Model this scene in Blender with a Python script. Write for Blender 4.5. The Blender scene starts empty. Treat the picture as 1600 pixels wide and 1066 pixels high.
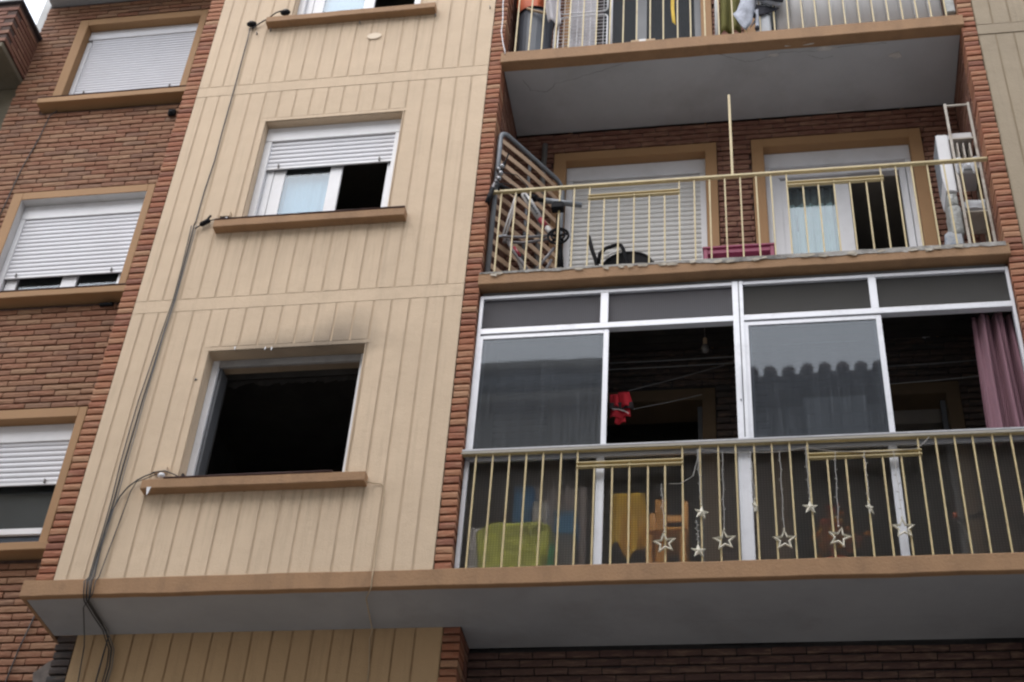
import bpy, bmesh, math, random
from mathutils import Matrix, Vector, noise
R = math.radians
rnd = random.Random(7)
S = bpy.context.scene
COL = S.collection

# ------------------------------------------------------------------ camera, world, sun, exposure
CAM = Vector((2.3754, -9.2052, 1.6))
FPX, PITCH, YAW, ROLL = 2350.0, R(39.75), R(-11.81), R(4.619)
fw = Vector((math.sin(YAW) * math.cos(PITCH), math.cos(YAW) * math.cos(PITCH), math.sin(PITCH)))
r0 = Vector((math.cos(YAW), -math.sin(YAW), 0))
u0 = r0.cross(fw)
RT = math.cos(ROLL) * r0 + math.sin(ROLL) * u0
UP = RT.cross(fw)
cd = bpy.data.cameras.new('camera')
cam = bpy.data.objects.new('camera', cd)
COL.objects.link(cam)
cam.matrix_world = Matrix(((RT.x, UP.x, -fw.x, CAM.x), (RT.y, UP.y, -fw.y, CAM.y), (RT.z, UP.z, -fw.z, CAM.z), (0, 0, 0, 1)))
cd.sensor_width = 36
cd.lens = FPX * 36 / 1600
cd.clip_end = 2000
S.camera = cam

SUN_EL, SUN_AZ = R(56), R(205)          # azimuth clockwise from +Y; the facade looks to -Y
world = bpy.data.worlds.new('World')
S.world = world
world.use_nodes = True
wn = world.node_tree
bg = wn.nodes['Background']
sky = wn.nodes.new('ShaderNodeTexSky')
sky.sky_type = 'NISHITA'
sky.sun_disc = False
sky.sun_elevation = SUN_EL
sky.sun_rotation = SUN_AZ
sky.air_density = 1.0
sky.dust_density = 1.5
sky.ozone_density = 1.0
cloud = wn.nodes.new('ShaderNodeMix')          # thin even cloud cover over the clear sky
cloud.data_type = 'RGBA'
cloud.inputs[0].default_value = 0.72
cloud.inputs[7].default_value = (4.85, 5.0, 5.25, 1)
wn.links.new(sky.outputs[0], cloud.inputs[6])
wn.links.new(cloud.outputs[2], bg.inputs[0])
bg.inputs[1].default_value = 0.15

sd = bpy.data.lights.new('sun', 'SUN')
sd.energy = 0.7
sd.angle = R(60)
sd.color = (1.0, 0.97, 0.93)
sun = bpy.data.objects.new('sun', sd)
COL.objects.link(sun)
sdir = Vector((math.sin(SUN_AZ) * math.cos(SUN_EL), math.cos(SUN_AZ) * math.cos(SUN_EL), math.sin(SUN_EL)))
sun.rotation_euler = sdir.to_track_quat('Z', 'Y').to_euler()
sun.location = (0, -20, 40)

S.view_settings.view_transform = 'Standard'
S.view_settings.look = 'None'
S.view_settings.exposure = 1.54
S.view_settings.gamma = 1
S.view_settings.use_curve_mapping = False
S.cycles.max_bounces = 8
S.cycles.transparent_max_bounces = 16
S.cycles.use_denoising = True
S.cycles.filter_width = 2.3


def in_view(p, m=0.0):
    v = Vector(p) - CAM
    d = v.dot(fw)
    if d < 0.1:
        return False
    px = 800 + FPX * v.dot(RT) / d
    py = 533 - FPX * v.dot(UP) / d
    return -m < px < 1600 + m and -m < py < 1066 + m


# ------------------------------------------------------------------ materials
def nodes(name):
    m = bpy.data.materials.new(name)
    m.use_nodes = True
    nt = m.node_tree
    return m, nt, nt.nodes['Principled BSDF']


def N(nt, t, **kw):
    n = nt.nodes.new(t)
    for k, v in kw.items():
        setattr(n, k, v)
    return n


def setv(n, **kw):
    for k, v in kw.items():
        n.inputs[k.replace('_', ' ')].default_value = v


def mixc(nt, a, b, fac, mode='MIX'):
    n = N(nt, 'ShaderNodeMix', data_type='RGBA', blend_type=mode)
    for s, v in ((6, a), (7, b), (0, fac)):
        if hasattr(v, 'is_output') or isinstance(v, bpy.types.NodeSocket):
            nt.links.new(v, n.inputs[s])
        else:
            n.inputs[s].default_value = (*v, 1) if s in (6, 7) else v
    return n.outputs[2]


def math_(nt, op, a, b=None, clamp=False):
    n = N(nt, 'ShaderNodeMath', operation=op, use_clamp=clamp)
    for i, v in enumerate((a, b)):
        if v is None:
            continue
        if isinstance(v, bpy.types.NodeSocket):
            nt.links.new(v, n.inputs[i])
        else:
            n.inputs[i].default_value = v
    return n.outputs[0]


def pos(nt, scale=(1, 1, 1)):
    g = N(nt, 'ShaderNodeNewGeometry')
    mp = N(nt, 'ShaderNodeMapping')
    mp.inputs['Scale'].default_value = scale
    nt.links.new(g.outputs['Position'], mp.inputs['Vector'])
    return mp.outputs[0]


def noise_(nt, vec, scale, detail=4, rough=0.6):
    n = N(nt, 'ShaderNodeTexNoise')
    nt.links.new(vec, n.inputs['Vector'])
    setv(n, Scale=scale, Detail=detail, Roughness=rough)
    return n.outputs['Fac']


def ramp(nt, fac, stops):
    n = N(nt, 'ShaderNodeValToRGB')
    e = n.color_ramp.elements
    while len(e) < len(stops):
        e.new(0.5)
    for i, (p, c) in enumerate(stops):
        e[i].position = p
        e[i].color = (*c, 1) if len(c) == 3 else c
    nt.links.new(fac, n.inputs[0])
    return n.outputs[0]


def bump(nt, bs, h, dist, strength=1.0):
    b = N(nt, 'ShaderNodeBump')
    b.inputs['Strength'].default_value = strength
    b.inputs['Distance'].default_value = dist
    nt.links.new(h, b.inputs['Height'])
    nt.links.new(b.outputs[0], bs.inputs['Normal'])


def mk(name, col, rough=0.6, var=0.15, vscale=6, bmp=0.0, bscale=40, metal=0.0, stretch=(1, 1, 1), dirt=None, dscale=3, damt=0.5):
    """painted or plain surface: colour with two scales of uneven tone, optional dirt and fine relief"""
    m, nt, bs = nodes(name)
    p = pos(nt, stretch)
    f = noise_(nt, p, vscale, 5)
    lo = tuple(max(0, c * (1 - var)) for c in col)
    hi = tuple(min(1, c * (1 + var)) for c in col)
    c = ramp(nt, f, [(0.3, lo), (0.7, hi)])
    if dirt:
        d = noise_(nt, p, dscale, 6, 0.7)
        d = ramp(nt, d, [(0.5, (0, 0, 0)), (0.75, (damt, damt, damt))])
        c = mixc(nt, c, dirt, d)
    nt.links.new(c, bs.inputs['Base Color'])
    bs.inputs['Roughness'].default_value = rough
    bs.inputs['Metallic'].default_value = metal
    if bmp:
        bump(nt, bs, noise_(nt, pos(nt), bscale, 4), bmp)
    return m


def mk_cream(name, col, soot=False, grime=1.0):
    m, nt, bs = nodes(name)
    p = pos(nt)
    c = ramp(nt, noise_(nt, p, 1.3, 5), [(0.3, tuple(x * 0.9 for x in col)), (0.7, tuple(x * 1.05 for x in col))])
    isl = N(nt, 'ShaderNodeNewGeometry').outputs['Random Per Island']
    oi = N(nt, 'ShaderNodeObjectInfo').outputs['Random']
    rr = math_(nt, 'FRACT', math_(nt, 'ADD', isl, oi))
    c = mixc(nt, c, tuple(x * 0.9 for x in col), math_(nt, 'MULTIPLY', rr, 0.45))
    st = noise_(nt, pos(nt, (9, 9, 0.45)), 1.6, 6, 0.7)
    st = ramp(nt, st, [(0.52, (0, 0, 0)), (0.8, (0.45 * grime,) * 3)])
    c = mixc(nt, c, tuple(x * 0.62 for x in col), st)
    sp = ramp(nt, noise_(nt, p, 34, 3), [(0.62, (0, 0, 0)), (0.74, (0.25, 0.25, 0.25))])
    c = mixc(nt, c, tuple(x * 0.75 for x in col), sp)
    if soot:
        sx = N(nt, 'ShaderNodeSeparateXYZ')
        nt.links.new(N(nt, 'ShaderNodeNewGeometry').outputs['Position'], sx.inputs[0])
        drip = ramp(nt, noise_(nt, pos(nt, (14, 14, 0.5)), 1.7, 5, 0.65), [(0.45, (0, 0, 0)), (0.7, (1, 1, 1))])
        inx = math_(nt, 'LESS_THAN', math_(nt, 'ABSOLUTE', math_(nt, 'ADD', sx.outputs[0], 1.485)), 0.92)
        for zs_, len_ in ((13.80, 0.6), (10.87, 0.75), (8.03, 0.55)):
            dz = math_(nt, 'SUBTRACT', zs_, sx.outputs[2])
            k = math_(nt, 'SUBTRACT', 1.0, math_(nt, 'DIVIDE', dz, len_), True)
            k = math_(nt, 'MULTIPLY', k, math_(nt, 'GREATER_THAN', dz, 0.0))
            k = math_(nt, 'MULTIPLY', math_(nt, 'MULTIPLY', k, inx), drip)
            c = mixc(nt, c, (0.26, 0.195, 0.135), math_(nt, 'MULTIPLY', k, 0.42))
        g = N(nt, 'ShaderNodeNewGeometry').outputs['Position']
        for (cx, cz, rx, rz, amt) in ((-0.97, 9.58, 0.34, 0.36, 0.42), (-1.25, 9.50, 0.75, 0.24, 0.38), (-1.5, 9.46, 0.9, 0.14, 0.3)):
            mp = N(nt, 'ShaderNodeMapping')
            mp.inputs['Location'].default_value = (-cx / rx, 0, -cz / rz)
            mp.inputs['Scale'].default_value = (1 / rx, 0.0, 1 / rz)
            nt.links.new(g, mp.inputs['Vector'])
            ln = N(nt, 'ShaderNodeVectorMath', operation='LENGTH')
            nt.links.new(mp.outputs[0], ln.inputs[0])
            k = math_(nt, 'SUBTRACT', 1.0, ln.outputs['Value'], True)
            k = math_(nt, 'MULTIPLY', k, math_(nt, 'ADD', noise_(nt, p, 2.5, 2), 0.45))
            k = math_(nt, 'MULTIPLY', k, amt * 1.3, True)
            c = mixc(nt, c, (0.05, 0.042, 0.035), k)
    nt.links.new(c, bs.inputs['Base Color'])
    bs.inputs['Roughness'].default_value = 0.85
    h = math_(nt, 'ADD', math_(nt, 'MULTIPLY', noise_(nt, p, 3.5, 3), 3.0), noise_(nt, p, 90, 3))
    bump(nt, bs, h, 0.004)
    return m


def mk_brick(name, cols, rough=0.85, soot=0.0):
    m, nt, bs = nodes(name)
    oi = N(nt, 'ShaderNodeObjectInfo').outputs['Random']
    isl = N(nt, 'ShaderNodeNewGeometry').outputs['Random Per Island']
    rr = math_(nt, 'FRACT', math_(nt, 'ADD', oi, math_(nt, 'MULTIPLY', isl, 3.7)))
    c = ramp(nt, rr, [(i / (len(cols) - 1), k) for i, k in enumerate(cols)])
    p = pos(nt)
    # pale diagonal licks: crease highlights of the crimped face put into the colour
    off = N(nt, 'ShaderNodeVectorMath', operation='ADD')
    nt.links.new(p, off.inputs[0])
    cb = N(nt, 'ShaderNodeCombineXYZ')
    nt.links.new(math_(nt, 'MULTIPLY', rr, 37.0), cb.inputs[1])
    nt.links.new(cb.outputs[0], off.inputs[1])
    mp = N(nt, 'ShaderNodeMapping')
    mp.inputs['Rotation'].default_value = (0, R(32), 0)
    mp.inputs['Scale'].default_value = (7, 1, 34)
    nt.links.new(off.outputs[0], mp.inputs['Vector'])
    lick = noise_(nt, mp.outputs[0], 1.0, 3)
    c = mixc(nt, c, (0.42, 0.26, 0.16), ramp(nt, lick, [(0.5, (0, 0, 0)), (0.74, (0.5, 0.5, 0.5))]))
    fine = noise_(nt, p, 60, 4)
    c = mixc(nt, c, (0.09, 0.045, 0.035), ramp(nt, fine, [(0.55, (0, 0, 0)), (0.8, (0.6, 0.6, 0.6))]))
    if soot:  # dark overlay: soot on the pilaster, painted shade on two back walls
        c = mixc(nt, c, (0.045, 0.04, 0.038), ramp(nt, noise_(nt, p, 2.2, 4), [(0.3, (soot * 0.6,) * 3), (0.7, (soot,) * 3)]))
    nt.links.new(c, bs.inputs['Base Color'])
    bs.inputs['Roughness'].default_value = rough
    h = math_(nt, 'ADD', math_(nt, 'MULTIPLY', lick, 2.2), math_(nt, 'MULTIPLY', fine, 0.6))
    bump(nt, bs, h, 0.0045)
    return m


def mk_glass(name, tint=(0.8, 0.85, 0.85), refl=0.5, rough=0.01, veil=0.06, veilcol=(0.3, 0.31, 0.33), streak=True, ior=1.5):
    """clear pane: lets light through, mirrors by Fresnel, thin veil of dirt"""
    m, nt, bs = nodes(name)
    nt.nodes.remove(bs)
    out = nt.nodes['Material Output']
    tr = N(nt, 'ShaderNodeBsdfTransparent')
    tr.inputs[0].default_value = (*tint, 1)
    gl = N(nt, 'ShaderNodeBsdfGlossy')
    gl.inputs['Roughness'].default_value = rough
    gl.inputs[0].default_value = (0.86, 0.93, 1.0, 1)
    df = N(nt, 'ShaderNodeBsdfDiffuse')
    df.inputs[0].default_value = (*veilcol, 1)
    v = ramp(nt, noise_(nt, pos(nt, (60, 60, 1.6) if streak else (1, 1, 1)), 1.4, 6, 0.7), [(0.35, (veil * 0.6,) * 3), (0.55, (veil,) * 3), (0.75, (veil * 1.9,) * 3)])
    m1 = N(nt, 'ShaderNodeMixShader')
    nt.links.new(v, m1.inputs[0])
    nt.links.new(tr.outputs[0], m1.inputs[1])
    nt.links.new(df.outputs[0], m1.inputs[2])
    fr = N(nt, 'ShaderNodeFresnel')
    fr.inputs[0].default_value = ior
    m2 = N(nt, 'ShaderNodeMixShader')
    bf = N(nt, 'ShaderNodeNewGeometry').outputs['Backfacing']
    front = math_(nt, 'SUBTRACT', 1.0, bf)
    nt.links.new(math_(nt, 'MULTIPLY', math_(nt, 'MULTIPLY', fr.outputs[0], refl, True), front), m2.inputs[0])
    nt.links.new(m1.outputs[0], m2.inputs[1])
    nt.links.new(gl.outputs[0], m2.inputs[2])
    b = N(nt, 'ShaderNodeBump')
    b.inputs['Distance'].default_value = 0.0006
    nt.links.new(noise_(nt, pos(nt, (1.5, 1, 2)), 1.2, 1), b.inputs['Height'])
    nt.links.new(b.outputs[0], gl.inputs['Normal'])
    nt.links.new(b.outputs[0], fr.inputs['Normal'])
    nt.links.new(m2.outputs[0], out.inputs[0])
    return m


def mk_pattern_glass(name, mode='grid', body=(0.1, 0.1, 0.105), clear=0.42, period=0.02, tint=(0.6, 0.58, 0.56)):
    """patterned glazing: ribs or a wire grid pressed in, dull grey body that still shows what is behind"""
    m, nt, bs = nodes(name)
    nt.nodes.remove(bs)
    out = nt.nodes['Material Output']
    tr = N(nt, 'ShaderNodeBsdfRefraction')          # pressed pattern scatters what is behind
    tr.inputs[0].default_value = (*tint, 1)
    tr.inputs['Roughness'].default_value = 0.32
    tr.inputs['IOR'].default_value = 1.06
    df = N(nt, 'ShaderNodeBsdfPrincipled')
    df.inputs['Base Color'].default_value = (*body, 1)
    df.inputs['Roughness'].default_value = 0.35
    waves = []
    for ax in ('X', 'Z'):
        if mode == 'ribs_up' and ax == 'Z' or mode == 'ribs_flat' and ax == 'X':
            continue
        w = N(nt, 'ShaderNodeTexWave', wave_type='BANDS', bands_direction=ax, wave_profile='SIN')
        w.inputs['Scale'].default_value = 0.314 / period
        w.inputs['Distortion'].default_value = 0.3
        w.inputs['Detail'].default_value = 1
        nt.links.new(pos(nt), w.inputs['Vector'])
        waves.append(w.outputs['Fac'])
    h = waves[0] if len(waves) == 1 else math_(nt, 'MAXIMUM', waves[0], waves[1])
    fac = math_(nt, 'SUBTRACT', 1.0, math_(nt, 'MULTIPLY', math_(nt, 'SUBTRACT', 1.0, math_(nt, 'MULTIPLY', h, 0.30)), clear), True)
    b = N(nt, 'ShaderNodeBump')
    b.inputs['Distance'].default_value = 0.004
    nt.links.new(h, b.inputs['Height'])
    nt.links.new(b.outputs[0], df.inputs['Normal'])
    mx = N(nt, 'ShaderNodeMixShader')
    nt.links.new(fac, mx.inputs[0])
    nt.links.new(tr.outputs[0], mx.inputs[1])
    nt.links.new(df.outputs[0], mx.inputs[2])
    nt.links.new(mx.outputs[0], out.inputs[0])
    return m


CREAM = (0.615, 0.475, 0.335)
M = {}
M['cream'] = mk_cream('cream_stucco', CREAM, soot=True)
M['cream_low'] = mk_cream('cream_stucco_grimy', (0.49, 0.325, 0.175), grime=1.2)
M['cream_right'] = mk_cream('cream_stucco_darkened', (0.335, 0.27, 0.19), grime=1.2)  # right bay darkened: lens falloff towards the edge put into the colour
M['groove'] = mk('groove_dirt', (0.525, 0.40, 0.28), 0.95, 0.13, 2.2, stretch=(6, 6, 1.5), dirt=(0.36, 0.265, 0.18), dscale=1.6, damt=0.55)
M['tan'] = mk('ochre_paint', (0.305, 0.175, 0.088), 0.8, 0.10, 2, 0.005, 45, stretch=(2.5, 2.5, 1.2), dirt=(0.14, 0.08, 0.045), dscale=2.2, damt=0.45)
M['trim'] = mk('ochre_trim_paint', (0.33, 0.185, 0.083), 0.75, 0.08, 2, 0.002, 80, dirt=(0.25, 0.14, 0.07), dscale=4, damt=0.4)
M['trim_shade'] = mk('shaded_trim_paint', (0.10, 0.065, 0.035), 0.8, 0.2, 3)  # trim darkened: shade of the enclosed balcony held in the colour
M['board'] = mk('shaded_board', (0.04, 0.033, 0.028), 0.8, 0.3, 4)  # near-black tone paints in the dark of the enclosed balcony
M['reveal_white'] = mk('white_plaster', (0.62, 0.61, 0.6), 0.8, 0.08, 4, 0.002, 60)
M['soffit'] = mk('grey_soffit_paint', (0.44, 0.445, 0.455), 0.85, 0.1, 0.9, 0.006, 5, dirt=(0.3, 0.29, 0.28), dscale=1.2, damt=0.5)
M['mortar'] = mk('dark_mortar', (0.085, 0.052, 0.042), 0.95, 0.3, 20)
M['mortar_soot_shade'] = mk('sooty_shaded_mortar', (0.03, 0.027, 0.027), 0.95, 0.3, 20)  # soot on the pilaster; on the back walls shade put into the colour
M['brick'] = mk_brick('brick_wall_clay', [(0.199, 0.079, 0.041), (0.254, 0.128, 0.071), (0.216, 0.086, 0.045), (0.280, 0.157, 0.089), (0.237, 0.100, 0.052), (0.182, 0.089, 0.054), (0.216, 0.120, 0.073)])
M['brick_red'] = mk_brick('brick_pilaster_clay', [(0.285, 0.095, 0.048), (0.351, 0.158, 0.082), (0.304, 0.108, 0.054), (0.209, 0.077, 0.046), (0.328, 0.135, 0.066), (0.380, 0.216, 0.123)])
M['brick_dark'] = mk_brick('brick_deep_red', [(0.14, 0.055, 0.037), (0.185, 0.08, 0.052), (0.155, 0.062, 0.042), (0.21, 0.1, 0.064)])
M['brick_soot_shade'] = mk_brick('brick_sooty_shaded', [(0.06, 0.04, 0.035), (0.09, 0.055, 0.045), (0.045, 0.038, 0.036)], soot=0.7)  # soot on the lower pilaster; enclosed balcony's shade put into the colour
M['white'] = mk('white_aluminium', (0.67, 0.67, 0.69), 0.38, 0.04, 5, dirt=(0.45, 0.44, 0.43), dscale=3, damt=0.35)
M['slat'] = mk('shutter_slat_white', (0.62, 0.62, 0.655), 0.4, 0.04, 4, dirt=(0.42, 0.42, 0.42), dscale=2, damt=0.3)
M['slat_beige'] = mk('shutter_slat_ivory', (0.6, 0.59, 0.57), 0.42, 0.04, 4, dirt=(0.4, 0.38, 0.35), dscale=2, damt=0.35)
M['alu'] = mk('bare_aluminium', (0.66, 0.67, 0.71), 0.36, 0.06, 4, metal=0.25, dirt=(0.35, 0.35, 0.37), dscale=4, damt=0.5)
M['rail'] = mk('cream_rail_enamel', (0.55, 0.445, 0.235), 0.42, 0.08, 6, dirt=(0.3, 0.2, 0.11), dscale=9, damt=0.6)
M['sill_dark'] = mk('dark_sill_tile', (0.10, 0.05, 0.045), 0.6, 0.2, 8)
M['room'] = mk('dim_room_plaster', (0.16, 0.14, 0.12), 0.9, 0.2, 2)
M['burnt'] = mk('charred_room', (0.045, 0.042, 0.04), 0.95, 0.3, 3, 0.02, 6)
M['glass'] = mk_glass('window_glass', refl=1.5)
M['glass_sash'] = mk_glass('dusty_sash_glass', tint=(0.5, 0.52, 0.54), refl=0.85, veil=0.36, veilcol=(0.12, 0.13, 0.145), ior=1.5, rough=0.024)
M['glass_dull'] = mk_glass('shaded_door_glass', refl=0.12, tint=(0.5, 0.52, 0.55))
M['glass_rib_up'] = mk_pattern_glass('ribbed_glass_upright', 'ribs_up', (0.075, 0.07, 0.08), 0.35, 0.016)
M['glass_rib_flat'] = mk_pattern_glass('ribbed_glass_level', 'ribs_flat', (0.06, 0.057, 0.053), 0.35, 0.016)
M['glass_grid'] = mk_pattern_glass('wired_glass', 'grid', (0.058, 0.049, 0.042), 1.0, 0.021, (1.0, 0.98, 0.95))
M['blind'] = mk('pale_blue_net_curtain', (0.50, 0.69, 0.90), 0.9, 0.05, 2)
M['curtain'] = mk('pale_aqua_curtain', (0.62, 0.75, 0.76), 0.9, 0.06, 3)
M['black'] = mk('black_plastic', (0.008, 0.008, 0.010), 0.8, 0.2, 8)
M['black'].node_tree.nodes['Principled BSDF'].inputs['Specular IOR Level'].default_value = 0.2
M['cable'] = mk('black_cable_rubber', (0.03, 0.029, 0.03), 0.6, 0.2, 8)
M['cable_grey'] = mk('grey_cable_sheath', (0.15, 0.14, 0.13), 0.6, 0.2, 8)
M['steel_grey'] = mk('grey_steel_tube', (0.2, 0.215, 0.235), 0.45, 0.12, 6, metal=0.2)
M['wood'] = mk('beech_slat', (0.43, 0.29, 0.19), 0.6, 0.15, 3, stretch=(1, 1, 8))
M['bike_white'] = mk('bike_white_enamel', (0.55, 0.53, 0.52), 0.3, 0.1, 6)
M['bike_red'] = mk('bike_red_enamel', (0.32, 0.03, 0.05), 0.3, 0.1, 6)
M['bike_grey'] = mk('bike_grey_enamel', (0.2, 0.19, 0.2), 0.35, 0.15, 6)
M['magenta'] = mk('magenta_paint', (0.29, 0.035, 0.095), 0.5, 0.1, 4)
M['canvas_light'] = mk('beige_webbing', (0.5, 0.46, 0.42), 0.8, 0.1, 6)
M['rust_white'] = mk('rusty_white_paint', (0.52, 0.48, 0.42), 0.6, 0.1, 6, dirt=(0.17, 0.07, 0.03), dscale=5, damt=0.9)
M['sack'] = mk('white_woven_sack', (0.5, 0.52, 0.55), 0.7, 0.1, 9, 0.01, 9)
M['plastic_grey'] = mk('dirty_clear_plastic', (0.33, 0.34, 0.33), 0.4, 0.25, 7, 0.02, 12)
M['orange'] = mk('orange_plastic', (0.62, 0.11, 0.02), 0.55, 0.15, 5)
M['bin'] = mk('slate_bin_plastic', (0.075, 0.085, 0.105), 0.5, 0.12, 4)
M['sheet'] = mk('grey_white_cloth', (0.52, 0.5, 0.52), 0.9, 0.1, 5)
M['sheet_pink'] = mk('pinkish_grey_sheet', (0.5, 0.42, 0.39), 0.9, 0.1, 4)
M['wire_white'] = mk('white_coated_wire', (0.75, 0.75, 0.78), 0.35, 0.05, 5)
M['yellow'] = mk('yellow_cloth', (0.62, 0.42, 0.06), 0.85, 0.15, 6)
M['yellow_dark'] = mk('mustard_cloth', (0.85, 0.52, 0.03), 0.85, 0.15, 6)
M['fleece'] = mk('light_grey_fleece', (0.42, 0.44, 0.5), 0.95, 0.25, 12, 0.01, 40)
M['fleece_dark'] = mk('charcoal_trim_cloth', (0.035, 0.035, 0.045), 0.9, 0.2, 12)
M['olive'] = mk('olive_cloth', (0.12, 0.11, 0.02), 0.9, 0.2, 6)
M['panel_white'] = mk('white_corrugated_sheet', (0.56, 0.55, 0.55), 0.5, 0.05, 4)
M['card'] = mk('painted_block', (0.45, 0.32, 0.2), 0.8, 0.12, 9)
M['brown'] = mk('brown_wood', (0.12, 0.06, 0.03), 0.6, 0.2, 5, stretch=(6, 6, 1))
M['dark_frame'] = mk('dark_bronze_frame', (0.10, 0.105, 0.115), 0.45, 0.1, 5)
M['red'] = mk('red_jersey', (0.45, 0.008, 0.02), 0.8, 0.15, 9)
M['red_dark'] = mk('black_jersey', (0.02, 0.01, 0.012), 0.8, 0.15, 9)
M['pink'] = mk('mauve_pink_curtain', (0.215, 0.11, 0.138), 0.9, 0.08, 3, stretch=(5, 5, 0.6))
M['bulb'] = mk('bulb_glass_off', (0.14, 0.13, 0.12), 0.2, 0.1, 5)
M['star'] = mk('star_ivory_plastic', (0.62, 0.58, 0.47), 0.35, 0.08, 20)
M['led_wire'] = mk('clear_led_wire', (0.38, 0.36, 0.33), 0.4, 0.1, 10)
M['lime'] = mk('lime_mesh_bag', (0.5, 0.55, 0.07), 0.7, 0.3, 7, 0.05, 7, dirt=(0.12, 0.13, 0.03), dscale=6, damt=0.9)
M['silver'] = mk('silver_wrap', (0.5, 0.5, 0.52), 0.3, 0.3, 14, 0.03, 14)
M['blue'] = mk('blue_plastic', (0.03, 0.26, 0.55), 0.5, 0.1, 5)
M['green'] = mk('green_plastic', (0.03, 0.4, 0.17), 0.5, 0.1, 5)
M['white_card'] = mk('white_carton', (0.7, 0.68, 0.66), 0.8, 0.08, 5)
M['amber'] = mk('orange_wood', (0.72, 0.33, 0.05), 0.6, 0.15, 5)
M['plaster_raw'] = mk('bare_grey_plaster', (0.34, 0.32, 0.295), 0.9, 0.3, 11, 0.01, 30, dirt=(0.04, 0.035, 0.035), dscale=4, damt=1.0)
M['soffit_low'] = mk('darkened_soffit_paint', (0.31, 0.31, 0.315), 0.85, 0.12, 0.9, 0.006, 5, dirt=(0.21, 0.2, 0.195), dscale=1.1, damt=0.6)  # darker than the other soffits: lens falloff put into the paint colour
M['pavers'] = mk('pavement_slabs', (0.38, 0.36, 0.335), 0.9, 0.12, 2, 0.004, 30)
M['asphalt'] = mk('asphalt', (0.09, 0.09, 0.09), 0.9, 0.2, 6, 0.006, 60)
M['opp_beige'] = mk('far_beige_render', (0.62, 0.54, 0.43), 0.9, 0.1, 1.5)
M['opp_grey'] = mk('far_grey_render', (0.34, 0.34, 0.34), 0.9, 0.1, 1.5)
M['opp_dark'] = mk('far_dark_band', (0.05, 0.047, 0.045), 0.9, 0.15, 1.5)
M['terracotta'] = mk('roof_tile_clay', (0.2, 0.12, 0.085), 0.85, 0.25, 5)
M['alu_dull'] = mk('dulled_aluminium', (0.42, 0.42, 0.44), 0.45, 0.12, 4, metal=0.25, dirt=(0.2, 0.2, 0.2), dscale=5, damt=0.6)
M['frame_soot'] = mk('smoke_greyed_frame', (0.27, 0.26, 0.255), 0.6, 0.25, 4, dirt=(0.1, 0.095, 0.09), dscale=4, damt=0.8)
M['sill_trim'] = mk('weathered_beige_strip', (0.36, 0.33, 0.28), 0.7, 0.12, 5)
M['line_grey'] = mk('grey_washing_line', (0.17, 0.17, 0.17), 0.7, 0.1, 5)
M['neigh'] = mk('old_dark_render', (0.13, 0.11, 0.075), 0.9, 0.25, 3)
M['zinc'] = mk('dark_zinc_coping', (0.05, 0.045, 0.05), 0.5, 0.2, 5)
M['coping_white'] = mk('weathered_white_paint', (0.5, 0.5, 0.49), 0.8, 0.1, 3)
M['print_blue'] = mk('blue_printed_sack', (0.37, 0.39, 0.42), 0.7, 0.05, 9, dirt=(0.05, 0.13, 0.25), dscale=20, damt=1.0)
_m, _nt, _bs = nodes('mixed_blossoms')
_nt.links.new(ramp(_nt, N(_nt, 'ShaderNodeNewGeometry').outputs['Random Per Island'], [(0.0, (0.5, 0.03, 0.02)), (0.35, (0.6, 0.32, 0.02)), (0.6, (0.4, 0.05, 0.02)), (0.8, (0.05, 0.09, 0.02)), (1.0, (0.55, 0.2, 0.03))]), _bs.inputs['Base Color'])
_bs.inputs['Roughness'].default_value = 0.8
M['flower'] = _m


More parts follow.
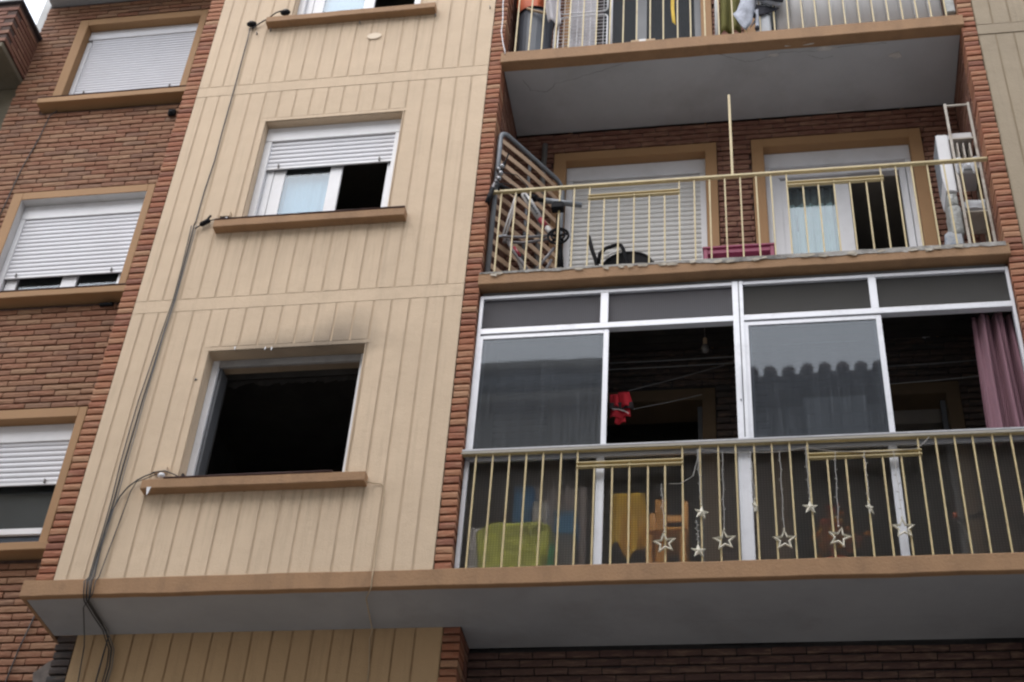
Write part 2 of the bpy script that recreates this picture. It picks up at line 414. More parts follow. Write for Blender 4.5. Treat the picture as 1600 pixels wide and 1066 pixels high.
# ------------------------------------------------------------------ mesh helpers
class MB:
    def __init__(s):
        s.v, s.f = [], []

    def add(s, vs, fs):
        b = len(s.v)
        s.v += [tuple(v) for v in vs]
        s.f += [tuple(b + i for i in f) for f in fs]
        return s

    def box(s, x0, x1, y0, y1, z0, z1):
        return s.add([(x0, y0, z0), (x1, y0, z0), (x1, y1, z0), (x0, y1, z0), (x0, y0, z1), (x1, y0, z1), (x1, y1, z1), (x0, y1, z1)],
                     [(0, 3, 2, 1), (4, 5, 6, 7), (0, 1, 5, 4), (1, 2, 6, 5), (2, 3, 7, 6), (3, 0, 4, 7)])

    def prism(s, poly, y0, y1):
        n = len(poly)
        vs = [(x, y0, z) for x, z in poly] + [(x, y1, z) for x, z in poly]
        fs = [tuple(range(n)), tuple(range(2 * n - 1, n - 1, -1))] + [(i, i + n, (i + 1) % n + n, (i + 1) % n) for i in range(n)]
        return s.add(vs, fs)

    def tube(s, pts, r, n=6, cap=True, rs=None):
        pts = [Vector(p) for p in pts]
        rings = []
        prev = None
        for i, p in enumerate(pts):
            t = (pts[min(i + 1, len(pts) - 1)] - pts[max(i - 1, 0)])
            t.normalize()
            if prev is None:
                a = Vector((0, 0, 1)) if abs(t.z) < 0.9 else Vector((1, 0, 0))
                u = t.cross(a).normalized()
            else:
                u = (prev - t * prev.dot(t)).normalized()
            prev = u
            w = t.cross(u)
            rr = rs[i] if rs else r
            rings.append([p + (u * math.cos(2 * math.pi * k / n) + w * math.sin(2 * math.pi * k / n)) * rr for k in range(n)])
        vs = [q for ring in rings for q in ring]
        fs = []
        for i in range(len(rings) - 1):
            for k in range(n):
                fs.append((i * n + k, i * n + (k + 1) % n, (i + 1) * n + (k + 1) % n, (i + 1) * n + k))
        if cap:
            fs += [tuple(range(n - 1, -1, -1)), tuple((len(rings) - 1) * n + k for k in range(n))]
        return s.add(vs, fs)

    def grid(s, fn, nu, nv, thick=0.0):
        vs = [fn(i / nu, j / nv) for j in range(nv + 1) for i in range(nu + 1)]
        fs = [(j * (nu + 1) + i, j * (nu + 1) + i + 1, (j + 1) * (nu + 1) + i + 1, (j + 1) * (nu + 1) + i) for j in range(nv) for i in range(nu)]
        return s.add(vs, fs)

    def ball(s, c, r, nu=10, nv=7, sc=(1, 1, 1), jit=0.0, seed=0):
        vs, fs = [], []
        for j in range(nv + 1):
            for i in range(nu):
                th, ph = math.pi * j / nv, 2 * math.pi * i / nu
                d = Vector((math.sin(th) * math.cos(ph), math.sin(th) * math.sin(ph), math.cos(th)))
                k = 1 + jit * noise.noise(d * 1.9 + Vector((seed, 0, 0)))
                vs.append((c[0] + d.x * r * sc[0] * k, c[1] + d.y * r * sc[1] * k, c[2] + d.z * r * sc[2] * k))
        for j in range(nv):
            for i in range(nu):
                fs.append((j * nu + i, j * nu + (i + 1) % nu, (j + 1) * nu + (i + 1) % nu, (j + 1) * nu + i))
        return s.add(vs, fs)

    def mesh(s, name, mat, smooth=False, solid=0.0, bevel=0.0):
        me = bpy.data.meshes.new(name)
        me.from_pydata(s.v, [], s.f)
        bm = bmesh.new()
        bm.from_mesh(me)
        if smooth:
            bmesh.ops.remove_doubles(bm, verts=bm.verts, dist=1e-5)
        bmesh.ops.recalc_face_normals(bm, faces=bm.faces)
        if solid:
            bmesh.ops.solidify(bm, geom=bm.faces[:], thickness=solid)
        if bevel:
            es = [e for e in bm.edges if len(e.link_faces) == 2 and e.calc_face_angle(0) > 0.6]
            bmesh.ops.bevel(bm, geom=es, offset=bevel, segments=2, affect='EDGES', clamp_overlap=True)
        bm.to_mesh(me)
        bm.free()
        if smooth:
            for p in me.polygons:
                p.use_smooth = True
        me.materials.append(M[mat] if isinstance(mat, str) else mat)
        return me

    def build(s, name, mat, parent=None, smooth=False, solid=0.0, bevel=0.0, kind=None, label=None):
        return link(name, s.mesh(name, mat, smooth, solid, bevel), parent, kind=kind, label=label)


def link(name, me, parent=None, loc=None, scale=None, kind=None, label=None):
    o = bpy.data.objects.new(name, me)
    COL.objects.link(o)
    if parent is not None:
        o.parent = parent
        if parent.get('base') is not None:
            b = parent['base']
            o.matrix_parent_inverse = Matrix.Translation((-b[0], -b[1], -b[2]))
    if loc is not None:
        o.location = loc
    if scale is not None:
        o.scale = scale
    if kind:
        o['kind'] = kind
    if label:
        o['label'] = label
    return o


def thing(name, label, cat, base, group=None):
    o = bpy.data.objects.new(name, None)
    COL.objects.link(o)
    o.empty_display_size = 0.1
    o.location = base
    o['base'] = tuple(base)
    o['label'] = label
    o['category'] = cat
    if group:
        o['group'] = group
    return o


def tag(o, label, cat, group=None):
    o['label'] = label
    o['category'] = cat
    if group:
        o['group'] = group
    return o


def wob(x, k=0.0, a=0.004):
    return a * noise.noise(Vector((x * 2.3, k, 0.3))) + a * 0.6 * noise.noise(Vector((x * 9.1, k + 5, 0.3)))


def beam(name, mat, parent, x0, x1, y0, y1, z0, z1, n=40, a=0.004, seed=0.0, label=None):
    """long rendered member whose arrises wander by some millimetres, with worn edges"""
    mb = MB()
    vs, fs = [], []
    c = 0.006
    for i in range(n + 1):
        x = x0 + (x1 - x0) * i / n
        a1, a2, a3, a4 = wob(x, seed, a), wob(x, seed + 11, a), wob(x, seed + 23, a), wob(x, seed + 31, a)
        vs += [(x, y0 + a3, z0 + a1 + c), (x, y0 + a3, z1 + a2 - c), (x, y0 + a3 + c, z1 + a2), (x, y1, z1 + a2), (x, y1, z0 + a1), (x, y0 + a3 + c, z0 + a1)]
    for i in range(n):
        for k in range(6):
            fs.append((i * 6 + k, i * 6 + (k + 1) % 6, (i + 1) * 6 + (k + 1) % 6, (i + 1) * 6 + k))
    fs += [tuple(range(6)), tuple(n * 6 + k for k in range(5, -1, -1))]
    mb.add(vs, fs)
    return mb.build(name, mat, parent, label=label)


# ------------------------------------------------------------------ bricks
BL, BH, CO = 0.249, 0.0505, 0.0689


def brick_mesh(name, mat, w, d, seed, side=0):
    """one rough-faced brick, back at y=0 going out to -y; side=+-1 also crimps that end"""
    r = random.Random(seed)
    nx = 4 if w > 0.2 else 2
    mb = MB()
    vs = []
    for j, z in enumerate((-BH / 2, r.uniform(-0.004, 0.004), BH / 2)):
        for i in range(nx + 1):
            x = -w / 2 + w * i / nx
            e = 0.0035 if (j != 1) else 0.0
            if i in (0, nx):
                e += 0.002
            vs.append((x + r.uniform(-0.0015, 0.0015), -d + e + r.uniform(-0.0015, 0.0015), z + r.uniform(-0.0012, 0.0012)))
    m = nx + 1
    fs = [(j * m + i, j * m + i + 1, (j + 1) * m + i + 1, (j + 1) * m + i) for j in range(2) for i in range(nx)]
    b = len(vs)
    vs += [(-w / 2, 0, -BH / 2), (w / 2, 0, -BH / 2), (w / 2, 0, BH / 2), (-w / 2, 0, BH / 2)]
    fs.append(tuple([b, b + 1] + list(range(nx, -1, -1))))
    fs.append(tuple([b + 2, b + 3] + list(range(2 * m, 3 * m))))
    fs.append((b + 3, b, 0, m, 2 * m))
    fs.append((b + 1, b + 2, 3 * m - 1, 2 * m - 1, nx))
    mb.add(vs, fs)
    return mb.mesh(name, mat)


def brick_set(mat, w, d, n=5):
    return [brick_mesh('brick', mat, w, d, 100 + 7 * i + int(w * 1000), 0) for i in range(n)]


def subtract(iv, holes):
    out = [iv]
    for a, b in holes:
        nxt = []
        for c, d in out:
            if b <= c or a >= d:
                nxt.append((c, d))
                continue
            if a > c:
                nxt.append((c, a))
            if b < d:
                nxt.append((b, d))
        out = nxt
    return out


class Bricks:
    """collects bricks of one wall; nearest-largest ones in view become objects, the rest one stuff mesh"""

    def __init__(s, parent, meshes, w):
        s.parent, s.meshes, s.w, s.items = parent, meshes, w, []

    def put(s, x, y, z, w, vis=True):
        s.items.append((x, y, z, w, vis))

    def course_field(s, x0, x1, y, z0, z1, holes=(), bond=0.43, vis=lambda x, z: True):
        n = int((z1 - z0) / CO)
        for k in range(n):
            zc = z0 + CO * (k + 0.5)
            hs = [(a - 0.006, b + 0.006) for (a, b, c, d) in holes if zc + BH / 2 > c + 0.012 and zc - BH / 2 < d - 0.012]
            off = (k % 2) * BL * bond + rnd.uniform(-0.02, 0.02)
            x = x0 - off
            while x < x1:
                for a, b in subtract((max(x, x0), min(x + BL, x1)), hs):
                    if b - a > 0.018:
                        s.put((a + b) / 2, y, zc, b - a - 0.002, vis((a + b) / 2, zc))
                x += BL + 0.0065

    def finish(s, limit, name='brick', stuffname='brick_field'):
        def key(it):
            return (Vector(it[:3]) - CAM).length
        shown = sorted([i for i in s.items if i[4] and in_view(i[:3], 12)], key=lambda i: -i[3] / key(i))[:limit]
        ids = set(map(id, shown))
        rest = MB()
        nrest = 0
        for it in s.items:
            x, y, z, w, _ = it
            me = rnd.choice(s.meshes)
            dz, dy = rnd.uniform(-0.0025, 0.0025), rnd.uniform(-0.004, 0.003)
            if id(it) in ids:
                link(name, me, s.parent, (x, y + dy, z + dz), (w / s.w, 1, 1))
            else:
                b = len(rest.v)
                rest.v += [(x + v.co.x * w / s.w, y + dy + v.co.y, z + dz + v.co.z) for v in me.vertices]
                rest.f += [tuple(b + i for i in p.vertices) for p in me.polygons]
                nrest += 1
        if nrest:
            me = bpy.data.meshes.new(stuffname)
            me.from_pydata(rest.v, [], rest.f)
            me.materials.append(s.meshes[0].materials[0])
            link(stuffname, me, s.parent, kind='stuff')
        return len(shown)


# ------------------------------------------------------------------ ground
o = MB().grid(lambda u, v: (-400 + 800 * u, -500 + 1000 * v, 0.0), 4, 4).build('ground', 'asphalt')
o['kind'] = 'structure'
o = MB().box(-60, 60, -3.6, 0.62, 0.004, 0.13).build('pavement', 'pavers', bevel=0.01)
o['kind'] = 'structure'
o = MB().box(-60, 60, -11.9, -8.4, 0.004, 0.13).build('pavement', 'pavers', bevel=0.01)
o['kind'] = 'structure'
mb = MB()
for k in range(30):
    mb.box(-45 + k * 3, -44 + k * 3, -5.56, -5.44, 0.002, 0.006)
o = mb.build('road_markings', 'white')
o['kind'] = 'structure'

# ------------------------------------------------------------------ the cream apartment building
B = thing('apartment_building', 'cream stucco apartment block with grooved facade, brick pilasters and concrete balcony slabs', 'building', (0.8, 0.5, 0.0))
XL, XR = -2.94, 0.0
ZT = 16.2
LEVELS = [7.27, 10.02, 12.87]             # floor joint lines
WIN = [(-2.145, -0.788, 8.17, 9.484), (-2.145, -0.788, 11.02, 12.362), (-2.145, -0.788, 13.99, 15.25)]


def rect_minus(x0, x1, z0, z1, holes):
    """wall rectangle without its window openings, as strips"""
    out = []
    holes = [h for h in holes if h[0] < x1 - 1e-6 and h[1] > x0 + 1e-6]
    zs = sorted({z0, z1, *[h[2] for h in holes], *[h[3] for h in holes]})
    zs = [z for z in zs if z0 <= z <= z1]
    for a, b in zip(zs, zs[1:]):
        hs = [(h[0], h[1]) for h in holes if h[2] < (a + b) / 2 < h[3]]
        for c, d in subtract((x0, x1), hs):
            out.append((c, d, a, b))
    return out


wall = MB()
for (a, b, c, d) in rect_minus(XL, XR, 7.2, ZT, [(h[0] - 0.021, h[1] + 0.021, h[2] - 0.02, h[3] + 0.021) for h in WIN]):
    wall.box(a, b, 0.0031, 0.30, c, d)
facade = wall.build('facade_wall', 'groove', B)
# stucco boards between the grooves, one object each
gx = [XL, -2.83, -2.69, -2.53, -2.37, -2.21, -2.053, -1.893, -1.73, -1.57, -1.41, -1.25, -1.09, -0.927, -0.766, -0.609, -0.453, -0.302, -0.15, XR]
bands = [(7.28, 9.952), (9.956, 10.092), (10.096, 12.795), (12.80, 12.936), (12.942, 15.66), (15.665, ZT)]
HOLES = []
for (a, b, c, d) in WIN:
    HOLES.append((a - 0.001, b + 0.001, c, d + 0.045))
for (z0, z1) in bands:
    flat = z1 - z0 < 0.2
    cols = [(XL, XR)] if flat else list(zip(gx, gx[1:]))
    for (a, b) in cols:
        g = 0.0 if flat else 0.0085
        for (c, d, e, f) in rect_minus(a, b, z0, z1, HOLES):
            if d - c < 0.02:
                continue
            x0 = c + (g if c > XL + 0.01 and c == a else 0)
            x1 = d - (g if d < XR - 0.01 and d == b else 0)
            yo = rnd.uniform(-0.0010, 0.0006)
            MB().box(x0, x1, 0.0 + yo, 0.0029, e - 0.0005, f + 0.0005).build('stucco_panel' if not flat else 'stucco_band', 'cream', facade, bevel=0.0019)
for (a, b, c, d) in WIN:                     # plain lintel strip over each opening
    MB().box(a - 0.06, b + 0.06, -0.0015, 0.0028, d, d + 0.042).build('lintel_strip', 'cream', facade, bevel=0.002)
# reveals (plastered, cream)
for (a, b, c, d) in WIN:
    mb = MB()
    mb.box(a - 0.02, a + 0.0, 0.0105, 0.34, c, d).box(b, b + 0.02, 0.0105, 0.34, c, d).box(a - 0.02, b + 0.02, 0.0105, 0.34, d, d + 0.02)
    mb.build('reveal', 'cream', facade)
# back of the building (keeps the rooms dark) and the roof
mb = MB()
mb.box(-3.1, 7.5, 6.4, 6.5, 0.0, ZT).box(-3.1, 7.5, 0.31, 6.5, ZT, ZT + 0.2).box(-3.14, -3.1, 1.25, 6.5, 0, ZT).box(7.5, 7.6, 0, 6.5, 0, ZT)
mb.build('rear_shell', 'room', B)

# lower facade, set back under the slab
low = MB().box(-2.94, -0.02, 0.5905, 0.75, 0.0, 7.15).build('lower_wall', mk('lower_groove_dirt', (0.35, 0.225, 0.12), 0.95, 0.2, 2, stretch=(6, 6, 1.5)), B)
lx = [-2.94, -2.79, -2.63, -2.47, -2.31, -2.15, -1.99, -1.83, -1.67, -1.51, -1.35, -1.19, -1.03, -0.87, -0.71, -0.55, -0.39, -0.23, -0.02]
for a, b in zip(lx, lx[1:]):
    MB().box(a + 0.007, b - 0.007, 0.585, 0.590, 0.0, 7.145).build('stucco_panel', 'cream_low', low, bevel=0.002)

# right neighbour bay of the same facade
mb = MB().box(4.56, 7.5, 0.009, 0.30, 0.0, ZT)
fr = mb.build('facade_wall', mk('darkened_groove_dirt', (0.27, 0.21, 0.14), 0.95, 0.15, 2, stretch=(6, 6, 1.5)), B)  # grooves darkened along with the bay, falloff put into the colour
rx = [4.56, 4.71, 4.87, 5.03, 5.19, 5.35, 5.51, 5.67, 5.83, 5.99, 6.15, 6.31, 6.47, 6.63, 6.8, 7.5]
for (z0, z1) in ((7.28, 9.952), (9.956, 10.092), (10.096, 12.795), (12.80, 12.936), (12.942, 15.66)):
    if z1 - z0 < 0.2:
        MB().box(4.56, 7.5, 0.0, 0.0088, z0 + 0.002, z1 - 0.002).build('stucco_band', 'cream_right', fr, bevel=0.002)
    else:
        for a, b in zip(rx, rx[1:]):
            MB().box(a + 0.007, b - 0.007, 0.005 + rnd.uniform(-0.001, 0.001), 0.0088, z0 + 0.002, z1 - 0.002).build('stucco_panel', 'cream_right', fr, bevel=0.002)

# --- pilasters of header bricks
hdr = brick_set('brick_red', 0.13, 0.20)
hdr_soot = brick_set('brick_soot_shade', 0.13, 0.20)


def pilaster(x0, x1, z0, z1, y, limit, meshes, mortar, side=None, depth=0.94):
    core = MB().box(x0 + 0.012, x1 - 0.012, y + 0.034, y + depth, z0, z1).build('brick_pilaster', mortar, B)
    br = Bricks(core, meshes, 0.13)
    n = int((z1 - z0) / CO)
    for k in range(n):
        w = x1 - x0 - rnd.uniform(0.0, 0.008)
        br.put((x0 + x1) / 2 + rnd.uniform(-0.003, 0.003), y + 0.20, z0 + CO * (k + 0.5), w)
    c = br.finish(limit, 'brick', 'brick_column')
    if side:                                  # the return face inside the balcony
        mb = MB()
        for k in range(n):
            zc = z0 + CO * (k + 0.5)
            yy = y + 0.215
            off = (k % 2) * 0.11
            while yy < y + depth:
                y1 = min(yy + BL - off, y + depth)
                off = 0
                e = rnd.uniform(-0.003, 0.003)
                if side > 0:
                    mb.box(x1 - 0.06, x1 + e, yy, y1 - 0.01, zc - BH / 2, zc + BH / 2)
                else:
                    mb.box(x0 + e, x0 + 0.06, yy, y1 - 0.01, zc - BH / 2, zc + BH / 2)
                yy = y1
        mb.build('brick_return', M['brick_dark'], core, kind='stuff')
    return c


nb = 0
nb += pilaster(-3.09, -2.944, 7.283, 15.6, 0.0, 112, hdr, 'mortar', None, 0.86)
nb += pilaster(0.004, 0.132, 7.283, 15.9, 0.0, 112, hdr, 'mortar', +1)
nb += pilaster(4.425, 4.556, 7.283, 15.9, 0.0, 70, hdr, 'mortar', -1)
pilaster(-3.10, -2.945, 0.19, 7.15, 0.585, 0, hdr_soot, 'mortar_soot_shade', None, 0.3)
pilaster(-0.018, 0.115, 0.19, 7.15, 0.585, 8, hdr, 'mortar', +1, 0.36)

# --- balcony slabs: fascia, underside
slabs = []
for (x0, x1, z0, z1, yb, nm) in ((0.118, 4.452, 12.935, 13.085, 0.945, 'mid'), (0.122, 4.447, 10.045, 10.17, 0.945, 'mid'), (-3.165, 7.5, 7.135, 7.278, 0.92, 'low')):
    lip = 0.10 if nm == 'mid' else 0.03
    s = beam('balcony_slab', 'tan', B, x0, x1, -0.022, lip, z0, z1, 90 if nm == 'low' else 50, 0.004, z0)
    sx0, sx1 = (x0 + 0.004, x1 - 0.004)
    mb = MB()
    if nm == 'mid':
        mb.box(sx0 + 0.016, sx1 - 0.026, lip + 0.001, yb, z0 + 0.006, z1 - 0.003)
    else:
        mb.box(sx0 + 0.03, sx1, lip + 0.001, 0.584, z0 + 0.004, z1 - 0.003)
        mb.box(0.118, sx1, 0.585, yb, z0 + 0.004, z1 - 0.003)
    mb.build('soffit', 'soffit' if nm == 'mid' else 'soffit_low', s)
    if nm == 'low':
        MB().box(x0 + 0.004, x0 + 0.03, lip + 0.001, 0.70, z0 + 0.001, z1 - 0.002).build('slab_edge', 'tan', s)
    slabs.append(s)
# top of the wing slab seen at the upper frame edge comes with the wing below
# broken, bare plaster along the upper arris of the middle slab
mb = MB()
x = 0.13
top, bot = [], []
while x < 4.43:
    q = 0.6 * noise.noise(Vector((x * 2.1, 2.2, 0))) + 0.5 * noise.noise(Vector((x * 7, 4, 0))) + 0.35 * noise.noise(Vector((x * 29, 6, 0)))
    base_d = 0.012 if x < 1.7 else 0.012 + 0.026 * min(1.0, (x - 1.7) / 0.5)
    dpt = base_d + 0.024 * q
    top.append((x, 10.178 + 0.006 * noise.noise(Vector((x * 8, 7, 0)))))
    bot.append((x, 10.17 - max(0.008, dpt)))
    x += 0.009
poly_n = len(top)
vs = [(a, -0.0275 - 0.003 * noise.noise(Vector((a * 9, 3, 1))), b) for a, b in top] + [(a, -0.0265, b) for a, b in bot] + [(a, 0.06, b + 0.003) for a, b in top]
fs = [(i, i + 1, poly_n + i + 1, poly_n + i) for i in range(poly_n - 1)] + [(2 * poly_n + i, 2 * poly_n + i + 1, i + 1, i) for i in range(poly_n - 1)]
mb.add(vs, fs)
mb.build('bare_plaster_edge', 'plaster_raw', slabs[1])
fl = MB()
r2 = random.Random(3)
for k in range(26):
    cx = 0.2 + 4.2 * r2.random()
    cz = 10.15 - 0.02 * r2.random()
    n = 6
    rr = [0.012 + 0.02 * r2.random() for _ in range(n)]
    pts = [(cx + rr[i] * 1.6 * math.cos(6.28 * i / n), -0.029 - 0.008 * r2.random(), cz + rr[i] * 0.7 * math.sin(6.28 * i / n)) for i in range(n)]
    fl.add(pts, [tuple(range(n))])
fl.build('loose_flakes', mk('flaking_paint', (0.42, 0.37, 0.3), 0.8, 0.2, 12), slabs[1], solid=0.002, kind='stuff')
# peeled skins and a fallen patch on the top soffit
pk = MB()
for (cx, cy, w, d, sd_) in ((3.85, 0.28, 0.06, 0.04, 1), (3.2, 0.13, 0.09, 0.025, 2), (2.72, 0.16, 0.05, 0.02, 3), (2.95, 0.05, 0.14, 0.02, 5), (3.3, 0.93, 0.16, 0.01, 6)):
    n = 11
    r3 = random.Random(sd_)
    pts = []
    for i in range(n):
        k = 0.75 + 0.5 * r3.random()
        pts.append((cx + w * k * math.cos(6.283 * i / n), cy + d * k * math.sin(6.283 * i / n), 12.938 - 0.006 * r3.random()))
    pk.add(pts, [tuple(range(n))])
pk.build('peeled_paint', mk('peeled_pale_skin', (0.55, 0.53, 0.5), 0.85, 0.15, 10), slabs[0], solid=0.002, kind='stuff')
ck = MB()


def crack(pts, w):
    p = []
    for (a, b) in zip(pts, pts[1:]):
        for t in range(6):
            u = t / 6
            x, y = a[0] + (b[0] - a[0]) * u, a[1] + (b[1] - a[1]) * u
            p.append((x + rnd.uniform(-0.01, 0.01), y + rnd.uniform(-0.008, 0.008), 12.9400))
    for a, b in zip(p, p[1:]):
        t = (Vector(b) - Vector(a)).normalized()
        n = Vector((-t.y, t.x, 0)) * w * rnd.uniform(0.5, 1.3)
        ck.add([Vector(a) - n, Vector(a) + n, Vector(b) + n, Vector(b) - n], [(0, 1, 2, 3)])


crack([(0.3, 0.22), (0.36, 0.36), (0.5, 0.40), (0.62, 0.3), (0.95, 0.22), (1.35, 0.1), (1.8, 0.06)], 0.0022)
crack([(1.8, 0.06), (2.2, 0.1), (2.45, 0.22), (2.62, 0.2), (2.8, 0.14), (3.1, 0.16), (3.5, 0.12), (3.8, 0.13)], 0.0022)
crack([(3.05, 0.2), (3.15, 0.26), (3.3, 0.22)], 0.0018)
ck.build('soffit_crack', mk('crack_dark_grey', (0.16, 0.155, 0.15), 0.9, 0.2, 6), slabs[0], kind='stuff')  # flat dark grey strips drawn along the crack lines


# ------------------------------------------------------------------ windows
def slat_mesh(name, mat, L, h):
    prof = [(0.0, -0.5), (-0.006, -0.42), (-0.010, -0.15), (-0.010, 0.15), (-0.006, 0.38), (0.0, 0.44), (0.003, 0.5)]
    vs = [(x, y, z * h) for x in (-L / 2, L / 2) for y, z in prof]
    n = len(prof)
    fs = [(i, i + 1, n + i + 1, n + i) for i in range(n - 1)]
    mb = MB().add(vs, fs)
    me = mb.mesh(name, mat)
    for p in me.polygons:
        p.use_smooth = True
    return me


def shutter(win, x0, x1, y, ztop, zbot, pitch, mat, y_back=None, last=True):
    me = slat_mesh('slat', mat, x1 - x0, pitch)
    z = zbot + (0.03 if last else 0)
    if last:
        MB().box(x0, x1, y - 0.012, y + 0.004, zbot, zbot + 0.03).build('shutter_end_bar', 'white', win, bevel=0.002)
        st = MB()
        for sx in (x0 + (x1 - x0) * 0.1, x0 + (x1 - x0) * 0.9):
            st.box(sx - 0.006, sx + 0.006, y - 0.03, y - 0.012, zbot + 0.012, zbot + 0.05)
        st.build('shutter_stop', 'cable_grey', win)
    while z < ztop + pitch * 0.4:
        link('slat', me, win, ((x0 + x1) / 2, y, z + pitch / 2))
        z += pitch
    MB().box(x0, x1, y + 0.006, y + 0.010, zbot, ztop + 0.02).build('shutter_backing', 'dark_frame', win)


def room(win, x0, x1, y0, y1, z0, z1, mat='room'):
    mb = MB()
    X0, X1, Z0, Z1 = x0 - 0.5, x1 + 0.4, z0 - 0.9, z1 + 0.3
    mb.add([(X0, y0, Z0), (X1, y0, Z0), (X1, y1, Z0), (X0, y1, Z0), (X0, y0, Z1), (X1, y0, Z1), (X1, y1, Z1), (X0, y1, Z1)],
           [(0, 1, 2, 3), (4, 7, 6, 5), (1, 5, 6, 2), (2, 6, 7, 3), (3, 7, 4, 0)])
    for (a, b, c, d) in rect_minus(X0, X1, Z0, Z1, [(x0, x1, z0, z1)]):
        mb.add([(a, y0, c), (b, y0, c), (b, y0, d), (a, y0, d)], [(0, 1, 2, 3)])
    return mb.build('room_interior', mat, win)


def pane(win, x0, x1, y, z0, z1, mat='glass', name='pane', t=0.006):
    return MB().box(x0, x1, y, y + t, z0, z1).build(name, mat, win)


def folds(x0, x1, y, z0, z1, n=7, amp=0.02, seed=0.0, taper=0.0):
    def fn(u, v):
        a = amp * math.sin(u * n * 6.283 + 0.7 * math.sin(v * 3 + seed)) + amp * 0.5 * math.sin(u * n * 2.3 * 6.283 + seed + v)
        return (x0 + (x1 - x0) * u + taper * (1 - v) * (u - 0.5), y + a, z0 + (z1 - z0) * v)
    return fn


def sill(win, x0, x1, y0, y1, z0, z1, mat='tan', dark=True, seed=0.0):
    s = beam('sill', mat, win, x0, x1, y0, y1, z0, z1, 24, 0.003, seed)
    if dark:
        beam('sill_tile', 'sill_dark', win, x0 + 0.004, x1 - 0.004, y0 - 0.006, y1 + 0.05, z1 + 0.004, z1 + 0.017, 24, 0.002, seed + 3)
    return s


# C: middle stucco window, shutter half down, right leaf open
def cream_window(zr0, zr1, shut_z, has_box, yf):
    w = MB()
    w.box(-2.143, -2.075, yf, yf + 0.07, zr0, zr1).box(-0.858, -0.792, yf, yf + 0.07, zr0, zr1)
    w.box(-2.075, -0.858, yf + 0.02, yf + 0.07, zr0, zr0 + 0.09).box(-2.075, -0.858, yf + 0.01, yf + 0.07, zr1 - 0.06, zr1)
    win = w.build('window', 'white', B, bevel=0.003)
    bot_box = zr1 - 0.185
    MB().box(-2.1435, -0.7915, yf - 0.004, yf + 0.16, bot_box, zr1 - 0.001).build('shutter_box', 'white', win, bevel=0.004)
    shutter(win, -2.08, -0.853, yf + 0.025, bot_box, shut_z, 0.058, 'slat')
    # rear frame and the two sliding leaves, both pushed to the left
    fr_ = MB()
    fr_.box(-2.074, -2.003, yf + 0.045, yf + 0.11, zr0 + 0.09, bot_box).box(-0.90, -0.86, yf + 0.045, yf + 0.11, zr0 + 0.09, bot_box)
    fr_.box(-2.03, -0.90, yf + 0.09, yf + 0.11, bot_box - 0.02, bot_box)
    fr_.build('rear_frame', 'white', win, bevel=0.002)
    ys = yf + 0.05
    ls = MB()
    z0, z1 = zr0 + 0.095, bot_box - 0.02
    ls.box(-2.0, -1.888, ys, ys + 0.03, z0, z1).box(-1.45, -1.335, ys, ys + 0.03, z0, z1).box(-1.888, -1.45, ys, ys + 0.03, z0, z0 + 0.06).box(-1.888, -1.45, ys, ys + 0.03, z1 - 0.06, z1)
    sash = ls.build('sash', 'white', win, bevel=0.003)
    pane(win, -1.888, -1.45, ys + 0.012, z0 + 0.06, z1 - 0.06)
    MB().grid(folds(-1.95, -1.40, ys + 0.075, zr0 + 0.1, zr0 + 0.78, 5, 0.004), 60, 4).build('net_curtain', 'blind', win, smooth=True)
    room(win, -2.08, -0.86, yf + 0.12, yf + 3.2, zr0 + 0.09, bot_box)
    return win


wc = cream_window(11.02, 12.362, 11.80, True, 0.10)
sill(wc, -2.36, -0.592, -0.09, 0.10, 10.875, 10.965, seed=1)
wt = cream_window(13.99, 15.25, 14.75, True, 0.10)
sill(wt, -2.37, -0.60, -0.09, 0.10, 13.80, 13.885, dark=False, seed=2)
# bottom stucco window: burnt out, sashes gone
w = MB()
w.box(-2.143, -2.085, 0.13, 0.16, 8.17, 9.483).box(-0.85, -0.79, 0.13, 0.16, 8.17, 9.483).box(-2.085, -0.85, 0.13, 0.16, 8.17, 8.20)
wb = w.build('window', 'white', B, bevel=0.003, label='burnt-out window opening with bare white frame')
MB().box(-2.0848, -0.8502, 0.131, 0.16, 9.41, 9.483).build('frame_head', 'frame_soot', wb, bevel=0.003)
MB().box(-2.143, -2.09, 0.161, 0.27, 8.17, 9.45).build('jamb_channel', 'white', wb, bevel=0.003)
MB().box(-2.088, -2.06, 0.165, 0.30, 8.17, 9.42).build('shutter_guide', 'dark_frame', wb, bevel=0.003)
room(wb, -2.06, -0.85, 0.32, 3.6, 8.2, 9.42, 'burnt')
mb = MB()
mb.grid(lambda u, v: (-2.05 + 1.19 * u, 0.33 + 0.01 * noise.noise(Vector((u * 20, 5, 0))), 9.41 - 0.07 * v * (0.7 + 0.8 * noise.noise(Vector((u * 9, 1, 0))) + 0.5 * noise.noise(Vector((u * 31, 2, 0))))), 50, 3)
mb.build('charred_fringe', mk('charred_felt', (0.016, 0.014, 0.013), 0.95, 0.3, 20), wb, solid=0.003)
sill(wb, -2.39, -0.59, -0.09, 0.13, 8.035, 8.125, dark=False, seed=3)
beam('sill_tile', 'sill_dark', wb, -2.22, -0.855, -0.094, 0.12, 8.13, 8.142, 20, 0.002, 4)
for (x, z, a) in ((-1.916, 9.50, 0.4), (-1.593, 9.475, 0.1), (-1.65, 9.48, -0.5)):
    n = 7
    MB().add([(x + (0.005 + 0.003 * (i % 2)) * math.cos(6.28 * i / n + a), -0.004, z + (0.011 + 0.006 * (i % 3)) * math.sin(6.28 * i / n + a)) for i in range(n)], [tuple(range(n))]).build('plaster_splash', 'white', facade, solid=0.004)
mb = MB()
mb.add([(-2.335, -0.094, 8.045), (-2.30, -0.094, 8.047), (-2.312, -0.094, 7.99), (-2.322, -0.094, 7.97)], [(0, 1, 2, 3)])
